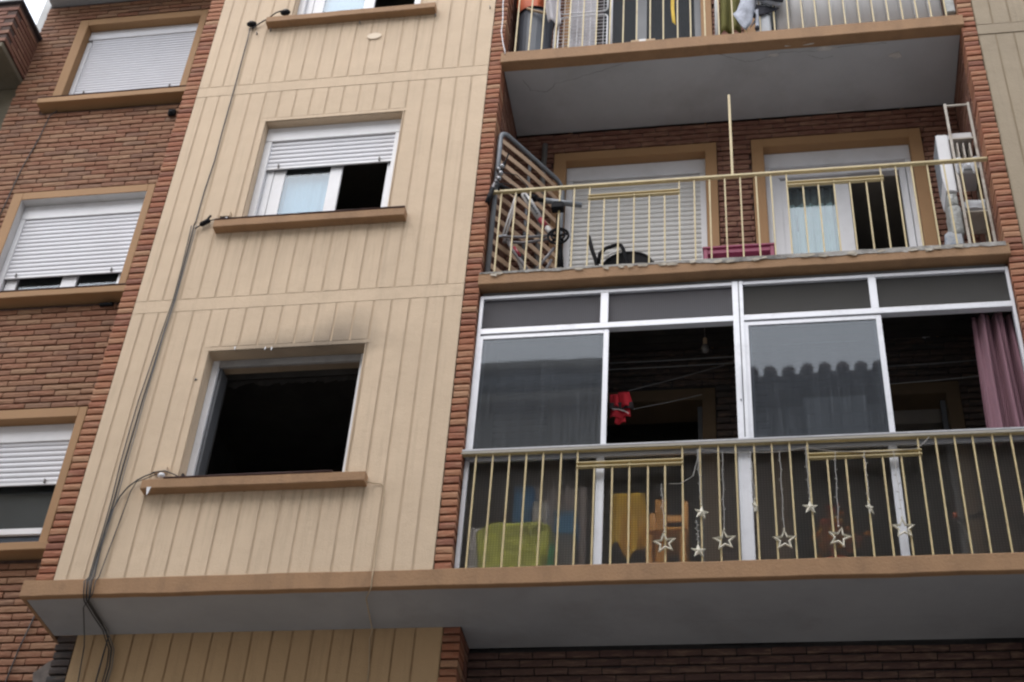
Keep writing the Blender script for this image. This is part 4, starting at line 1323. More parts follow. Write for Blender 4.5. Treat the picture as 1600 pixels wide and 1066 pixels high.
o = soft_box('mesh_bag', 'lime', 0.31, 0.80, 0.16, 0.5, 7.28, 7.82, 0.11, 12, 1.0, 0.3)
tag(o, 'bulging lime green bag behind the wired glass at the balcony corner', 'bag')
o = soft_box('wrapped_bundle', 'silver', 0.19, 0.30, 0.2, 0.4, 7.28, 7.8, 0.08, 6, 4.0, 0.3)
tag(o, 'crumpled silver bundle beside the lime green bag', 'bundle')
o = MB().grid(folds(0.46, 1.0, 0.80, 7.3, 8.5, 4, 0.025, 0.7), 60, 6).build('hung_sheet', 'sheet_pink', None, smooth=True, solid=0.004)
tag(o, 'pinkish grey sheet hung behind the blue and white boxes', 'cloth')
t = thing('storage_box', 'tall blue plastic box behind the lime green bag', 'box', (0.52, 0.62, 7.28), 'boxes behind the wired glass')
MB().box(0.45, 0.60, 0.55, 0.75, 7.28, 8.33).build('body', 'blue', t, bevel=0.01)
MB().box(0.44, 0.61, 0.54, 0.76, 8.33, 8.36).build('lid', 'blue', t, bevel=0.008)
t = thing('storage_box', 'white carton standing behind the lime green bag', 'box', (0.67, 0.62, 7.28), 'boxes behind the wired glass')
MB().box(0.62, 0.735, 0.5, 0.68, 7.28, 8.17).build('body', 'white_card', t, bevel=0.004)
MB().box(0.62, 0.735, 0.495, 0.685, 8.171, 8.18).build('flap', 'white_card', t)
t = thing('storage_box', 'low blue crate behind the wired glass near the first white mullion', 'box', (0.88, 0.6, 7.28), 'boxes behind the wired glass')
MB().box(0.80, 0.965, 0.45, 0.7, 7.85, 8.03).build('body', 'blue', t, bevel=0.01)
MB().box(0.79, 0.975, 0.44, 0.71, 8.03, 8.05).build('rim', 'blue', t, bevel=0.006)
MB().box(0.78, 0.97, 0.46, 0.7, 7.28, 7.848).build('stand', 'dark_frame', t, bevel=0.006)
t = thing('green_tub', 'small green tub at the foot of the wired glass', 'tub', (0.79, 0.27, 7.28))
MB().tube([(0.79, 0.27, 7.28), (0.79, 0.27, 7.56), (0.79, 0.27, 7.60)], 0.05, 14, True, [0.042, 0.05, 0.053]).build('body', 'green', t, smooth=False)
MB().tube([(0.79, 0.27, 7.601), (0.79, 0.27, 7.615)], 0.055, 14).build('lid', 'green', t)
o = MB().grid(cloth(1.25, 1.51, 0.30, 8.09, 7.58, 0.055, 2.2, 0.02, 1, 0.06), 30, 24).build('yellow_garment', 'yellow_dark', None, smooth=True, solid=0.004)
tag(o, 'mustard yellow garment hanging behind the wired glass', 'clothing')
t = thing('wooden_chair', 'orange wooden chair behind the wired glass left of the hollow star', 'chair', (1.68, 0.4, 7.28))
for (x, y, zt) in ((1.55, 0.25, 7.68), (1.80, 0.25, 7.70), (1.55, 0.55, 8.06), (1.80, 0.55, 8.16)):
    MB().box(x - 0.022, x + 0.022, y - 0.02, y + 0.02, 7.28, zt).build('leg', 'amber', t, bevel=0.004)
MB().box(1.52, 1.83, 0.22, 0.58, 7.70, 7.73).build('seat', 'amber', t, bevel=0.006)
for z in (7.98, 7.85):
    MB().box(1.573, 1.777, 0.54, 0.56, z, z + 0.06).build('back_rail', 'amber', t, bevel=0.004)
MB().box(1.59, 1.68, 0.30, 0.32, 7.3, 8.03).build('back_slat', 'amber', t, bevel=0.004)
t = thing('flower_pot', 'red and yellow flowers in a pot behind the tilted hollow star', 'plant', (2.9, 0.35, 7.28))
MB().tube([(2.9, 0.35, 7.28), (2.9, 0.35, 7.46)], 0.1, 14, True, [0.075, 0.11]).build('pot', 'orange', t)
mb = MB()
r5 = random.Random(5)
for k in range(110):
    c = (2.9 + r5.gauss(0, 0.065), 0.30 + r5.gauss(0, 0.05), 7.66 + r5.gauss(0, 0.085))
    mb.ball(c, 0.016 + 0.016 * r5.random(), 6, 4, (1, 1, 0.7), 0.4, k)
mb.build('blossoms', 'flower', t, kind='stuff')
t = thing('stored_bicycle', 'dark handlebar and fork of a stored bicycle behind the right wired glass', 'bicycle', (3.8, 0.4, 7.28))
MB().tube([(3.42, 0.32, 7.98), (3.5, 0.32, 7.90), (3.62, 0.34, 7.88), (3.8, 0.36, 7.80)], 0.014, 8).build('handlebar', 'black', t, smooth=True)
MB().tube([(3.78, 0.4, 7.85), (3.86, 0.4, 7.62), (3.9, 0.4, 7.4)], 0.018, 8).build('fork', 'dark_frame', t, smooth=True)
ring = [(4.0 + 0.3 * math.cos(6.283 * k / 28), 0.42, 7.58 + 0.3 * math.sin(6.283 * k / 28)) for k in range(29)]
MB().tube(ring, 0.018, 6, False).build('wheel', 'black', t, smooth=True)
MB().tube([(3.75, 0.33, 7.82), (3.78, 0.33, 7.82)], 0.022, 8).build('reflector', 'orange', t)

# ------------------------------------------------------------------ middle balcony contents
# slatted bed base standing on its end, across the left corner
P0, P1 = Vector((0.165, 0.10, 0)), Vector((0.648, 0.86, 0))
ax = (P1 - P0).normalized()
nrm = Vector((ax.y, -ax.x, 0))
BW = (P1 - P0).length
bed = thing('slatted_bed', 'slatted bed base with grey steel frame standing upright in the balcony corner', 'bed base', (0.4, 0.48, 10.175))


def bp(s_, z, n=0.0):
    q = P0 + ax * s_ + nrm * n
    return (q.x, q.y, z)


rc = 0.11
fpts = [bp(0, 10.19)]
for k in range(6):
    a = math.pi / 2 * k / 5
    fpts.append(bp(rc - rc * math.cos(a), 12.10 - rc + rc * math.sin(a)))
for k in range(6):
    a = math.pi / 2 * k / 5
    fpts.append(bp(BW - rc + rc * math.sin(a), 12.10 - rc + rc * math.cos(a)))
fpts.append(bp(BW, 10.19))
MB().tube(fpts, 0.024, 10).build('frame', 'steel_grey', bed, smooth=True)
MB().tube([bp(BW / 2, 10.19, 0.03 - 0.06), bp(BW / 2, 12.09, 0.03 - 0.06)], 0.016, 8).build('centre_bar', 'steel_grey', bed, smooth=True)
sl_me = None
k = 0
z = 11.965
while z > 10.25:
    mb = MB()
    a0, b0 = Vector(bp(0.02, z, 0.006)), Vector(bp(BW - 0.02, z, 0.006))
    n_ = 6
    vs = []
    for i in range(n_ + 1):
        q = a0.lerp(b0, i / n_) + nrm * (0.018 * math.sin(math.pi * i / n_))
        for dz, dn in ((-0.029, 0.004), (0.029, 0.004), (0.029, -0.004), (-0.029, -0.004)):
            vs.append((q.x + nrm.x * dn, q.y + nrm.y * dn, q.z + dz))
    fs = [(i * 4 + c, i * 4 + (c + 1) % 4, (i + 1) * 4 + (c + 1) % 4, (i + 1) * 4 + c) for i in range(n_) for c in range(4)] + [(0, 1, 2, 3), (n_ * 4 + 3, n_ * 4 + 2, n_ * 4 + 1, n_ * 4)]
    mb.add(vs, fs).build('bed_slat', 'wood', bed)
    z -= 0.1435

# bicycle frame without wheels, hooked on the handrail in front of the bed base
bk = thing('bicycle', 'white and red bicycle without wheels leaning on the railing before the bed base', 'bicycle', (0.45, 0.2, 10.175))
yk = 0.17


def K(x, z, dy=0.0):
    return (x, yk + dy, z)


MB().tube([K(0.40, 11.31), K(0.47, 11.19), K(0.58, 10.965)], 0.03, 12, True, [0.026, 0.034, 0.03]).build('down_tube', 'bike_white', bk, smooth=True)
MB().tube([K(0.582, 10.96), K(0.645, 10.855)], 0.027, 12).build('tube_end', 'bike_red', bk, smooth=True)
MB().tube([K(0.645, 10.855), K(0.70, 10.76)], 0.025, 12).build('bottom_bracket', 'bike_white', bk, smooth=True)
lt = MB()
for q in range(8):     # dark lettering-like decal strokes are left as a plain dark stripe
    u0_, u1_ = q / 8, q / 8 + 0.08
    a = Vector(K(0.425, 11.255, -0.034)).lerp(Vector(K(0.565, 10.985, -0.034)), u0_)
    b = Vector(K(0.425, 11.255, -0.034)).lerp(Vector(K(0.565, 10.985, -0.034)), u1_)
    lt.tube([a, b], 0.011, 6)
lt.build('decal', 'dark_frame', bk)
for dy in (-0.035, 0.035):
    MB().tube([K(0.255, 10.745, dy), K(0.44, 10.72, dy), K(0.67, 10.735, dy * 0.6)], 0.012, 8).build('chain_stay', 'bike_grey', bk, smooth=True)
    MB().tube([K(0.262, 10.75, dy), K(0.30, 10.98, dy), K(0.348, 11.28, dy * 0.4)], 0.010, 8).build('seat_stay', 'bike_white', bk, smooth=True)
MB().box(0.225, 0.30, yk - 0.045, yk - 0.03, 10.735, 10.76).build('dropout', 'steel_grey', bk, bevel=0.003)
MB().tube([K(0.33, 11.31), K(0.40, 11.305)], 0.03, 10).build('clamp', 'black', bk, smooth=True)
MB().tube([K(0.44, 11.27, 0.02), K(0.53, 11.25, 0.02)], 0.035, 10).build('hub', 'black', bk, smooth=True)
MB().tube([K(0.60, 11.275, 0.08), K(0.93, 11.205, 0.10)], 0.027, 12).build('seat_post', 'steel_grey', bk, smooth=True)
MB().tube([K(0.45, 11.29, 0.05), K(0.60, 11.275, 0.08)], 0.02, 10).build('post_neck', 'black', bk, smooth=True)
cr = MB()
ring = [(0.757 + 0.09 * math.cos(6.283 * k / 24), yk - 0.03, 10.712 + 0.09 * math.sin(6.283 * k / 24)) for k in range(25)]
cr.tube(ring, 0.011, 6, False)
ring = [(0.757 + 0.062 * math.cos(6.283 * k / 20), yk - 0.045, 10.712 + 0.062 * math.sin(6.283 * k / 20)) for k in range(21)]
cr.tube(ring, 0.008, 6, False)
for k in range(5):
    a = 6.283 * k / 5 + 0.3
    cr.tube([(0.757, yk - 0.03, 10.712), (0.757 + 0.088 * math.cos(a), yk - 0.03, 10.712 + 0.088 * math.sin(a))], 0.012, 6)
cr.build('chainring', 'black', bk, smooth=True)
MB().tube([(0.757, yk - 0.06, 10.712), (0.752, yk - 0.075, 10.93)], 0.017, 8, True, [0.022, 0.015]).build('crank', 'black', bk, smooth=True)
pd = MB().box(0.70, 0.81, yk - 0.17, yk - 0.09, 10.93, 11.0).box(0.715, 0.795, yk - 0.16, yk - 0.10, 11.0, 11.02)
pd.build('pedal', 'black', bk, bevel=0.006)
MB().tube([K(0.755, 10.69, 0.03), K(0.78, 10.40, 0.03)], 0.03, 8).build('lower_leg', 'black', bk, smooth=True)
MB().tube([K(0.30, 10.74), K(0.345, 10.63), K(0.42, 10.50), K(0.535, 10.30)], 0.017, 8, True, [0.02, 0.02, 0.017, 0.014]).build('fork_blade', 'bike_grey', bk, smooth=True)
MB().tube([K(0.32, 10.72, 0.05), K(0.39, 10.57, 0.05), K(0.46, 10.36, 0.05)], 0.015, 8).build('fork_blade', 'bike_white', bk, smooth=True)
MB().tube([K(0.37, 10.62, -0.02), K(0.43, 10.51, -0.02)], 0.013, 8).build('fork_flash', 'bike_red', bk, smooth=True)
MB().tube([K(0.72, 10.60), K(0.58, 10.36)], 0.013, 8).build('strut', 'bike_grey', bk, smooth=True)
MB().tube([K(0.70, 10.49, 0.03), K(0.64, 10.34, 0.03)], 0.013, 8).build('strut', 'bike_grey', bk, smooth=True)
hb = [K(0.135, 11.09, -0.16), K(0.155, 11.28, -0.13), K(0.185, 11.45, -0.09), K(0.20, 11.62, -0.03)]
MB().tube(hb, 0.017, 8).build('handlebar', 'bike_grey', bk, smooth=True)
MB().tube([K(0.128, 11.04, -0.17), K(0.15, 11.25, -0.135)], 0.024, 10).build('grip', 'black', bk, smooth=True)
MB().tube([K(0.195, 11.58, -0.05), K(0.205, 11.70, -0.01)], 0.024, 10).build('grip', 'black', bk, smooth=True)
MB().tube([K(0.20, 11.33, -0.10), K(0.27, 11.31, -0.06), K(0.34, 11.305, 0)], 0.022, 8).build('stem', 'black', bk, smooth=True)
lv = MB()
lv.tube([K(0.20, 11.54, -0.07), K(0.235, 11.62, -0.09), K(0.262, 11.73, -0.10)], 0.008, 6)
lv.tube([K(0.16, 11.36, -0.12), K(0.21, 11.30, -0.16), K(0.22, 11.19, -0.17)], 0.008, 6)
lv.build('brake_lever', 'black', bk, smooth=True)
lv = MB()
for (x, z) in ((0.195, 11.40), (0.21, 11.47), (0.185, 11.52), (0.17, 11.34), (0.215, 11.56)):
    lv.ball(K(x, z, -0.11), 0.024, 8, 6, (1, 1, 1.1), 0.3, x * 50)
lv.build('shifter', mk('chromed_parts', (0.3, 0.3, 0.31), 0.25, 0.4, 30, metal=0.7), bk, smooth=True)
cb_ = MB()
cb_.tube([K(0.20, 11.50, -0.1), K(0.34, 11.52, -0.03), K(0.44, 11.42, 0.02), K(0.46, 11.30, 0.0)], 0.005, 5)
cb_.tube([K(0.18, 11.36, -0.1), K(0.30, 11.40, -0.03), K(0.39, 11.33, 0.0)], 0.005, 5)
cb_.build('brake_cable', 'cable', bk, smooth=True)

# black armchair lying back on the balcony floor, only its upper part shows
ch = thing('armchair', 'black tubular armchair with rounded seat and beige webbing on the middle balcony', 'chair', (1.3, 0.45, 10.175))
yc = 0.36
MB().tube([(0.992, yc, 10.90), (1.03, yc, 10.72), (1.06, yc, 10.62), (1.09, yc, 10.48), (1.10, yc, 10.2)], 0.018, 8).build('back_frame', 'black', ch, smooth=True)
MB().tube([(1.0, yc + 0.42, 10.88), (1.04, yc + 0.42, 10.72), (1.10, yc + 0.42, 10.48), (1.11, yc + 0.42, 10.2)], 0.018, 8).build('back_frame', 'black', ch, smooth=True)
MB().grid(lambda u, v: (1.004 + 0.09 * v + 0.012 * math.sin(3.14 * u), yc + 0.01 + 0.40 * u, 10.88 - 0.37 * v), 6, 8).build('backrest', 'canvas_light', ch, smooth=True, solid=0.006)
MB().tube([(1.09, yc - 0.01, 10.56), (1.10, yc - 0.02, 10.66), (1.15, yc - 0.02, 10.72), (1.245, yc - 0.02, 10.755), (1.285, yc - 0.02, 10.745), (1.305, yc - 0.02, 10.70), (1.325, yc - 0.01, 10.59), (1.345, yc, 10.45), (1.36, yc, 10.2)], 0.017, 8).build('armrest', 'black', ch, smooth=True)


def seatfn(u, v):
    a = math.pi * u
    return (1.335 - 0.235 * math.cos(a), yc + 0.03 + 0.36 * v, 10.44 + 0.27 * math.sin(a) ** 0.65 * (1 - 0.05 * v) + 0.03 * (u - 0.3))


MB().grid(seatfn, 20, 6).build('seat_shell', 'black', ch, smooth=True, solid=0.02)
MB().prism([(1.10, 10.2)] + [(1.335 - 0.232 * math.cos(math.pi * k / 16), 10.44 + 0.262 * math.sin(math.pi * k / 16) ** 0.65 + 0.03 * (k / 16 - 0.3)) for k in range(17)] + [(1.57, 10.2)], yc + 0.035, yc + 0.06).build('side_panel', 'black', ch)
MB().tube([(1.115, yc - 0.005, 10.60), (1.2, yc - 0.01, 10.665), (1.29, yc - 0.012, 10.70)], 0.010, 6).build('white_trim', 'white_card', ch, smooth=True)
MB().tube([(1.56, yc + 0.02, 10.56), (1.60, yc + 0.02, 10.2)], 0.016, 8).build('leg', 'black', ch, smooth=True)
MB().tube([(1.56, yc + 0.38, 10.56), (1.60, yc + 0.38, 10.2)], 0.016, 8).build('leg', 'black', ch, smooth=True)

# magenta side table
tb = thing('side_table', 'magenta painted low table between the two balcony doors', 'table', (2.31, 0.42, 10.172))
MB().box(1.995, 2.613, 0.285, 0.66, 10.595, 10.618).build('tabletop', 'magenta', tb, bevel=0.004)
for (x, y) in ((2.022, 0.31), (2.586, 0.31), (2.022, 0.635), (2.586, 0.635)):
    MB().box(x - 0.016, x + 0.016, y - 0.016, y + 0.016, 10.172, 10.594).build('leg', 'magenta', tb, bevel=0.003)
MB().box(2.04, 2.568, 0.302, 0.318, 10.545, 10.594).box(2.04, 2.568, 0.627, 0.643, 10.545, 10.594).box(2.014, 2.030, 0.33, 0.617, 10.545, 10.594).box(2.578, 2.594, 0.33, 0.617, 10.545, 10.594).build('apron', 'magenta', tb, bevel=0.002)

# tall rusty rack in the right corner and the bags on it
rk = thing('storage_rack', 'tall narrow rusty white rack against the right pilaster of the middle balcony', 'rack', (4.32, 0.42, 10.172))
for (x, y) in ((4.207, 0.28), (4.41, 0.28), (4.207, 0.565), (4.41, 0.565)):
    MB().box(x - 0.011, x + 0.011, y - 0.011, y + 0.011, 10.172, 12.2 if y < 0.4 else 12.1).build('post', 'rust_white', rk, bevel=0.003)
for z in (12.165, 11.725):
    MB().box(4.218, 4.399, 0.272, 0.288, z, z + 0.02).build('rung', 'rust_white', rk, bevel=0.003)
for x in (4.255, 4.305, 4.36):
    MB().box(x - 0.006, x + 0.006, 0.29, 0.55, 11.50, 11.70 if x < 4.3 else 11.69).build('shelf_rail', 'rust_white', rk, bevel=0.002)
for z in (11.47, 10.835):
    MB().box(4.196, 4.42, 0.292, 0.57, z, z + 0.018).build('shelf', 'rust_white', rk, bevel=0.003)
ac = thing('air_conditioner', 'boxy white air conditioner unit with dark slotted side wedged behind the rusty rack', 'air conditioner', (4.2, 0.45, 11.12))
MB().prism([(4.10, 11.14), (4.19, 11.12), (4.193, 11.845), (4.088, 11.85), (4.086, 11.3)], 0.32, 0.60).build('body', 'white', ac, bevel=0.008)
MB().box(4.1935, 4.395, 0.30, 0.545, 11.765, 11.835).build('top_panel', 'panel_white', ac, bevel=0.006)
MB().box(4.222, 4.395, 0.50, 0.51, 11.49, 11.764).build('grille_back', 'black', ac)
for k in range(9):
    MB().box(4.0815, 4.087, 0.335 + k * 0.029, 0.352 + k * 0.029, 11.30, 11.80).build('slot', 'steel_grey', ac)
o = soft_box('plastic_bag', 'plastic_grey', 4.10, 4.19, 0.33, 0.56, 10.97, 11.125, 0.05, 6, 9.0, 0.0)
tag(o, 'flattened grey plastic bag directly under the white air conditioner', 'bag', 'bags on the balcony rack')
o = soft_box('printed_sack', 'print_blue', 4.02, 4.17, 0.3, 0.5, 10.18, 10.66, 0.05, 6, 3.0, 0.1)
tag(o, 'sack with blue print at the foot of the rusty rack', 'bag', 'bags on the balcony rack')
o = soft_box('plastic_bag', 'plastic_grey', 4.08, 4.19, 0.29, 0.5, 10.6, 10.96, 0.06, 6, 5.0, 0.2)
tag(o, 'crumpled grey plastic bag above the blue printed sack', 'bag', 'bags on the balcony rack')
o = soft_box('plastic_bag', 'sack', 4.215, 4.40, 0.295, 0.55, 10.856, 11.0, 0.12, 8, 7.0, 0.1)
tag(o, 'torn pale plastic bag on the lower shelf of the rusty rack', 'bag', 'bags on the balcony rack')
t = thing('white_carton', 'scuffed white box on the upper shelf of the rusty rack', 'box', (4.31, 0.42, 11.49))
MB().box(4.225, 4.395, 0.31, 0.55, 11.335, 11.468).build('body', 'white', t, bevel=0.008)
MB().box(4.232, 4.388, 0.304, 0.31, 11.36, 11.375).build('lower_seam', 'plastic_grey', t)
o = MB().grid(lambda u, v: (4.2 + 0.21 * u, 0.262 - 0.015 * math.sin(9 * u + 3 * v), 11.46 - (0.13 + 0.06 * math.sin(u * 11) + 0.03 * math.sin(u * 29)) * v), 30, 6).build('torn_sheet', 'sack', None, smooth=True, solid=0.003)
tag(o, 'torn white sheet hanging from the upper shelf of the rusty rack', 'plastic sheet')

# ------------------------------------------------------------------ top balcony contents
t = thing('laundry_bin', 'slate grey bin with rounded rim in the left corner of the top balcony', 'bin', (0.36, 0.32, 13.087))
MB().tube([(0.36, 0.34, 13.087), (0.36, 0.34, 13.5), (0.36, 0.34, 13.98)], 0.18, 22, True, [0.155, 0.168, 0.182]).build('body', 'bin', t, smooth=False)
ring = [(0.36 + 0.186 * math.cos(6.283 * k / 24), 0.34 + 0.186 * math.sin(6.283 * k / 24), 13.985) for k in range(25)]
MB().tube(ring, 0.014, 6, False).build('rim', 'black', t, smooth=True)
MB().tube([(0.30, 0.155, 13.97), (0.36, 0.13, 13.90), (0.44, 0.13, 13.86), (0.52, 0.17, 13.87)], 0.014, 8).build('handle', 'card', t, smooth=True)
o = soft_box('orange_bag', 'orange', 0.17, 0.42, 0.2, 0.5, 14.0, 14.6, 0.04, 6, 2.5)
tag(o, 'orange plastic bag on top of the grey laundry bin', 'bag')


def sheetfn(u, v):
    return (0.36 + 0.21 * u + 0.17 * v * (1 - 0.4 * u), 0.12 + 0.03 * math.sin(u * 9 + v * 2), 14.7 - (1.0 + 0.12 * u) * v)


o = MB().grid(sheetfn, 24, 20).build('bed_sheet', 'sheet', None, smooth=True, solid=0.005)
tag(o, 'greyish white sheet draped beside the laundry bin', 'cloth')
dr = thing('drying_rack', 'folded white wire drying rack standing behind the top railing', 'drying rack', (0.88, 0.2, 13.087))
yk2 = 0.20
MB().tube([(0.585, yk2, 13.09), (0.60, yk2, 14.6)], 0.011, 8).build('leg', 'wire_white', dr, smooth=True)
MB().tube([(1.165, yk2, 13.09), (1.15, yk2, 14.6)], 0.011, 8).build('leg', 'wire_white', dr, smooth=True)
for (z0, z1, yo) in ((13.10, 13.80, -0.02), (13.835, 14.6, -0.035)):
    x0, x1 = 0.63, 1.12
    rr = 0.05
    p = []
    for (cx, cz, a0) in ((x0 + rr, z0 + rr, math.pi), (x1 - rr, z0 + rr, 1.5 * math.pi), (x1 - rr, z1 - rr, 0), (x0 + rr, z1 - rr, 0.5 * math.pi)):
        for k in range(5):
            a = a0 + math.pi / 2 * k / 4
            p.append((cx + rr * math.cos(a), yk2 + yo, cz + rr * math.sin(a)))
    p.append(p[0])
    MB().tube(p, 0.008, 6, False).build('wing_frame', 'wire_white', dr, smooth=True)
    wr = MB()
    zz = z0 + 0.05
    while zz < z1 - 0.02:
        wr.tube([(x0, yk2 + yo, zz), (x1, yk2 + yo, zz)], 0.003, 5)
        zz += 0.052
    xx = x0 + 0.055
    while xx < x1:
        wr.tube([(xx, yk2 + yo + 0.004, z0), (xx, yk2 + yo + 0.004, z1)], 0.003, 5)
        xx += 0.066
    wr.build('wire_grid', 'wire_white', dr, kind='stuff')
o = MB().grid(cloth(0.72, 0.98, 0.32, 14.5, 13.2, 0.02, 3, 0, 2), 20, 10).build('pale_cloth', 'sheet', None, smooth=True, solid=0.004)
tag(o, 'pale cloth seen through the wires of the drying rack', 'cloth')
o = MB().grid(cloth(1.0, 1.06, 0.36, 14.5, 13.1, 0.01, 1, 0, 2), 6, 8).build('dark_red_cloth', 'red_dark', None, smooth=True, solid=0.004)
tag(o, 'narrow dark red cloth behind the right part of the drying rack', 'cloth')
t = thing('painted_block', 'small tan block with white patch on the top balcony edge', 'block', (1.49, 0.02, 13.087))
MB().box(1.375, 1.61, 0.0, 0.04, 13.09, 13.135).build('body', 'card', t, bevel=0.004)
MB().box(1.455, 1.52, -0.003, 0.0, 13.095, 13.133).build('white_patch', 'white_card', t)
o = MB().grid(lambda u, v: (1.765 + 0.035 * u + 0.008 * math.sin(v * 7), 0.07 + 0.01 * math.sin(v * 5 + u), 14.3 - (0.86 + 0.05 * u) * v), 4, 16).build('yellow_strap', 'yellow', None, smooth=True, solid=0.003)
tag(o, 'yellow strap dangling behind the top railing', 'strap')
o = MB().tube([(2.19, 0.3, 13.09), (2.205, 0.3, 14.6)], 0.022, 10).build('metal_pole', 'coping_white', None, smooth=True)
tag(o, 'pale upright pole left of the olive cloth on the top balcony', 'pole')
o = MB().grid(cloth(2.25, 2.44, 0.3, 14.6, 13.5, 0.03, 2, -0.02, 1), 16, 12).build('olive_cloth', 'olive', None, smooth=True, solid=0.005)
tag(o, 'olive green cloth hanging left of the grey fleece', 'cloth')
f = thing('grey_fleece', 'light grey fleece with charcoal edging slung over the top railing', 'clothing', (2.6, 0.0, 13.4))


def patch(poly, y, bul=0.03, seed=0.0, n=10):
    cx = sum(p[0] for p in poly) / len(poly)
    cz = sum(p[1] for p in poly) / len(poly)
    vs = [(cx, y - bul, cz)]
    m_ = len(poly)
    rings_ = 5
    for r_ in range(1, rings_ + 1):
        for p in poly:
            k = r_ / rings_
            x, z = cx + (p[0] - cx) * k, cz + (p[1] - cz) * k
            vs.append((x, y - bul * (1 - k * k) + 0.02 * noise.noise(Vector((x * 14, z * 14, seed))), z))
    fs = [(0, 1 + i, 1 + (i + 1) % m_) for i in range(m_)]
    for r_ in range(rings_ - 1):
        for i in range(m_):
            fs.append((1 + r_ * m_ + i, 1 + r_ * m_ + (i + 1) % m_, 1 + (r_ + 1) * m_ + (i + 1) % m_, 1 + (r_ + 1) * m_ + i))
    return MB().add(vs, fs)


yfz = 0.02
patch([(2.36, 13.40), (2.40, 13.47), (2.44, 13.60), (2.48, 14.1), (2.60, 14.1), (2.585, 13.60), (2.555, 13.45), (2.53, 13.25), (2.47, 13.15), (2.45, 13.18), (2.42, 13.25)], yfz).build('left_sleeve', 'fleece', f, smooth=True, solid=0.012)
patch([(2.55, 13.62), (2.62, 13.56), (2.72, 13.50), (2.80, 13.47), (2.83, 13.52), (2.84, 14.1), (2.55, 14.1)], yfz - 0.02, 0.05, 2).build('body', 'fleece', f, smooth=True, solid=0.012)
patch([(2.56, 13.17), (2.575, 13.40), (2.555, 13.46), (2.60, 13.47), (2.60, 13.30), (2.595, 13.17)], yfz, 0.02, 3).build('right_sleeve', 'fleece', f, smooth=True, solid=0.012)
MB().tube([(2.575, yfz - 0.02, 13.62), (2.63, yfz - 0.06, 13.555), (2.70, yfz - 0.075, 13.525), (2.77, yfz - 0.06, 13.515), (2.835, yfz - 0.03, 13.53)], 0.02, 8).build('hem_band', 'fleece_dark', f, smooth=True)
patch([(2.50, 13.44), (2.56, 13.36), (2.64, 13.40), (2.76, 13.45), (2.80, 13.48), (2.68, 13.53), (2.56, 13.58)], yfz + 0.02, 0.02, 5).build('lining', 'fleece_dark', f, smooth=True, solid=0.01)
MB().ball((2.578, yfz - 0.01, 13.17), 0.03, 10, 7, (0.8, 0.8, 1)).build('cuff', 'fleece_dark', f, smooth=True)
o = soft_box('white_bag', 'sack', 2.61, 2.71, 0.06, 0.16, 13.14, 13.44, 0.05, 6, 8.0)
tag(o, 'pale bag below the grey fleece on the top balcony', 'bag')
t = thing('corrugated_screen', 'white corrugated sheet screen behind the right half of the top railing', 'screen', (3.5, 0.13, 13.087))
nfl = 12
for k in range(nfl):
    a = 2.77 + (4.31 - 2.77) * k / nfl
    b = 2.77 + (4.31 - 2.77) * (k + 1) / nfl
    mb = MB()
    n_ = 6
    vs = []
    for i in range(n_ + 1):
        u = i / n_
        vs += [(a + (b - a) * u, 0.12 - 0.012 * math.sin(math.pi * u), z) for z in (13.09, 14.6)]
    mb.add(vs, [(i * 2, i * 2 + 2, i * 2 + 3, i * 2 + 1) for i in range(n_)])
    mb.build('corrugated_sheet', 'panel_white', t, smooth=True, solid=0.003)
t = thing('utility_box', 'small grey box with pale cover at the right end of the top balcony', 'box', (4.38, 0.1, 13.3))
MB().box(4.335, 4.42, 0.07, 0.2, 13.25, 13.75).build('body', 'plastic_grey', t, bevel=0.008)
MB().box(4.345, 4.41, 0.058, 0.07, 13.55, 13.72).build('cover', 'white_card', t, bevel=0.004)
o = MB().tube([(0.08, -0.02, 14.2), (0.085, -0.025, 13.85), (0.10, -0.025, 13.6), (0.098, -0.025, 13.4), (0.13, -0.03, 13.2), (0.155, -0.03, 13.09), (0.158, -0.028, 13.05)], 0.005, 6).build('white_string', 'wire_white', None, smooth=True)
tag(o, 'white string hanging down the pilaster left of the top railing', 'string')

# ------------------------------------------------------------------ cables on the stucco
GR = 'cables on the facade'


def cable(pts, r, label, mat='cable', name='cable'):
    o_ = MB().tube(pts, r, 6).build(name, mat, None, smooth=True)
    return tag(o_, label, 'cable', GR)


cable([(-2.553, -0.03, 13.80), (-2.557, -0.012, 13.63), (-2.559, -0.012, 13.44), (-2.556, -0.012, 12.86), (-2.56, -0.012, 12.29), (-2.556, -0.012, 11.84), (-2.575, -0.012, 11.42), (-2.576, -0.013, 11.04), (-2.584, -0.014, 10.985)], 0.0055, 'thin dark cable dropping from the topmost black box to the middle sill height')
cable([(-2.53, -0.03, 13.79), (-2.49, -0.03, 13.84), (-2.43, -0.03, 13.90), (-2.387, -0.03, 13.925), (-2.341, -0.06, 13.93), (-2.286, -0.08, 13.955), (-2.22, -0.09, 13.965)], 0.008, 'short cable looping between the two black boxes by the top sill')
XB = [(-2.584, 10.985), (-2.581, 10.84), (-2.577, 10.45), (-2.574, 10.07), (-2.592, 9.70), (-2.60, 9.35), (-2.615, 8.98), (-2.62, 8.65), (-2.625, 8.33), (-2.622, 8.0), (-2.628, 7.70), (-2.636, 7.47), (-2.637, 7.29)]
labs = ['thickest black cable of the bundle from the middle sill down over the lowest slab', 'black cable on the left of the bundle down the stucco', 'grey cable on the right of the bundle down the stucco']
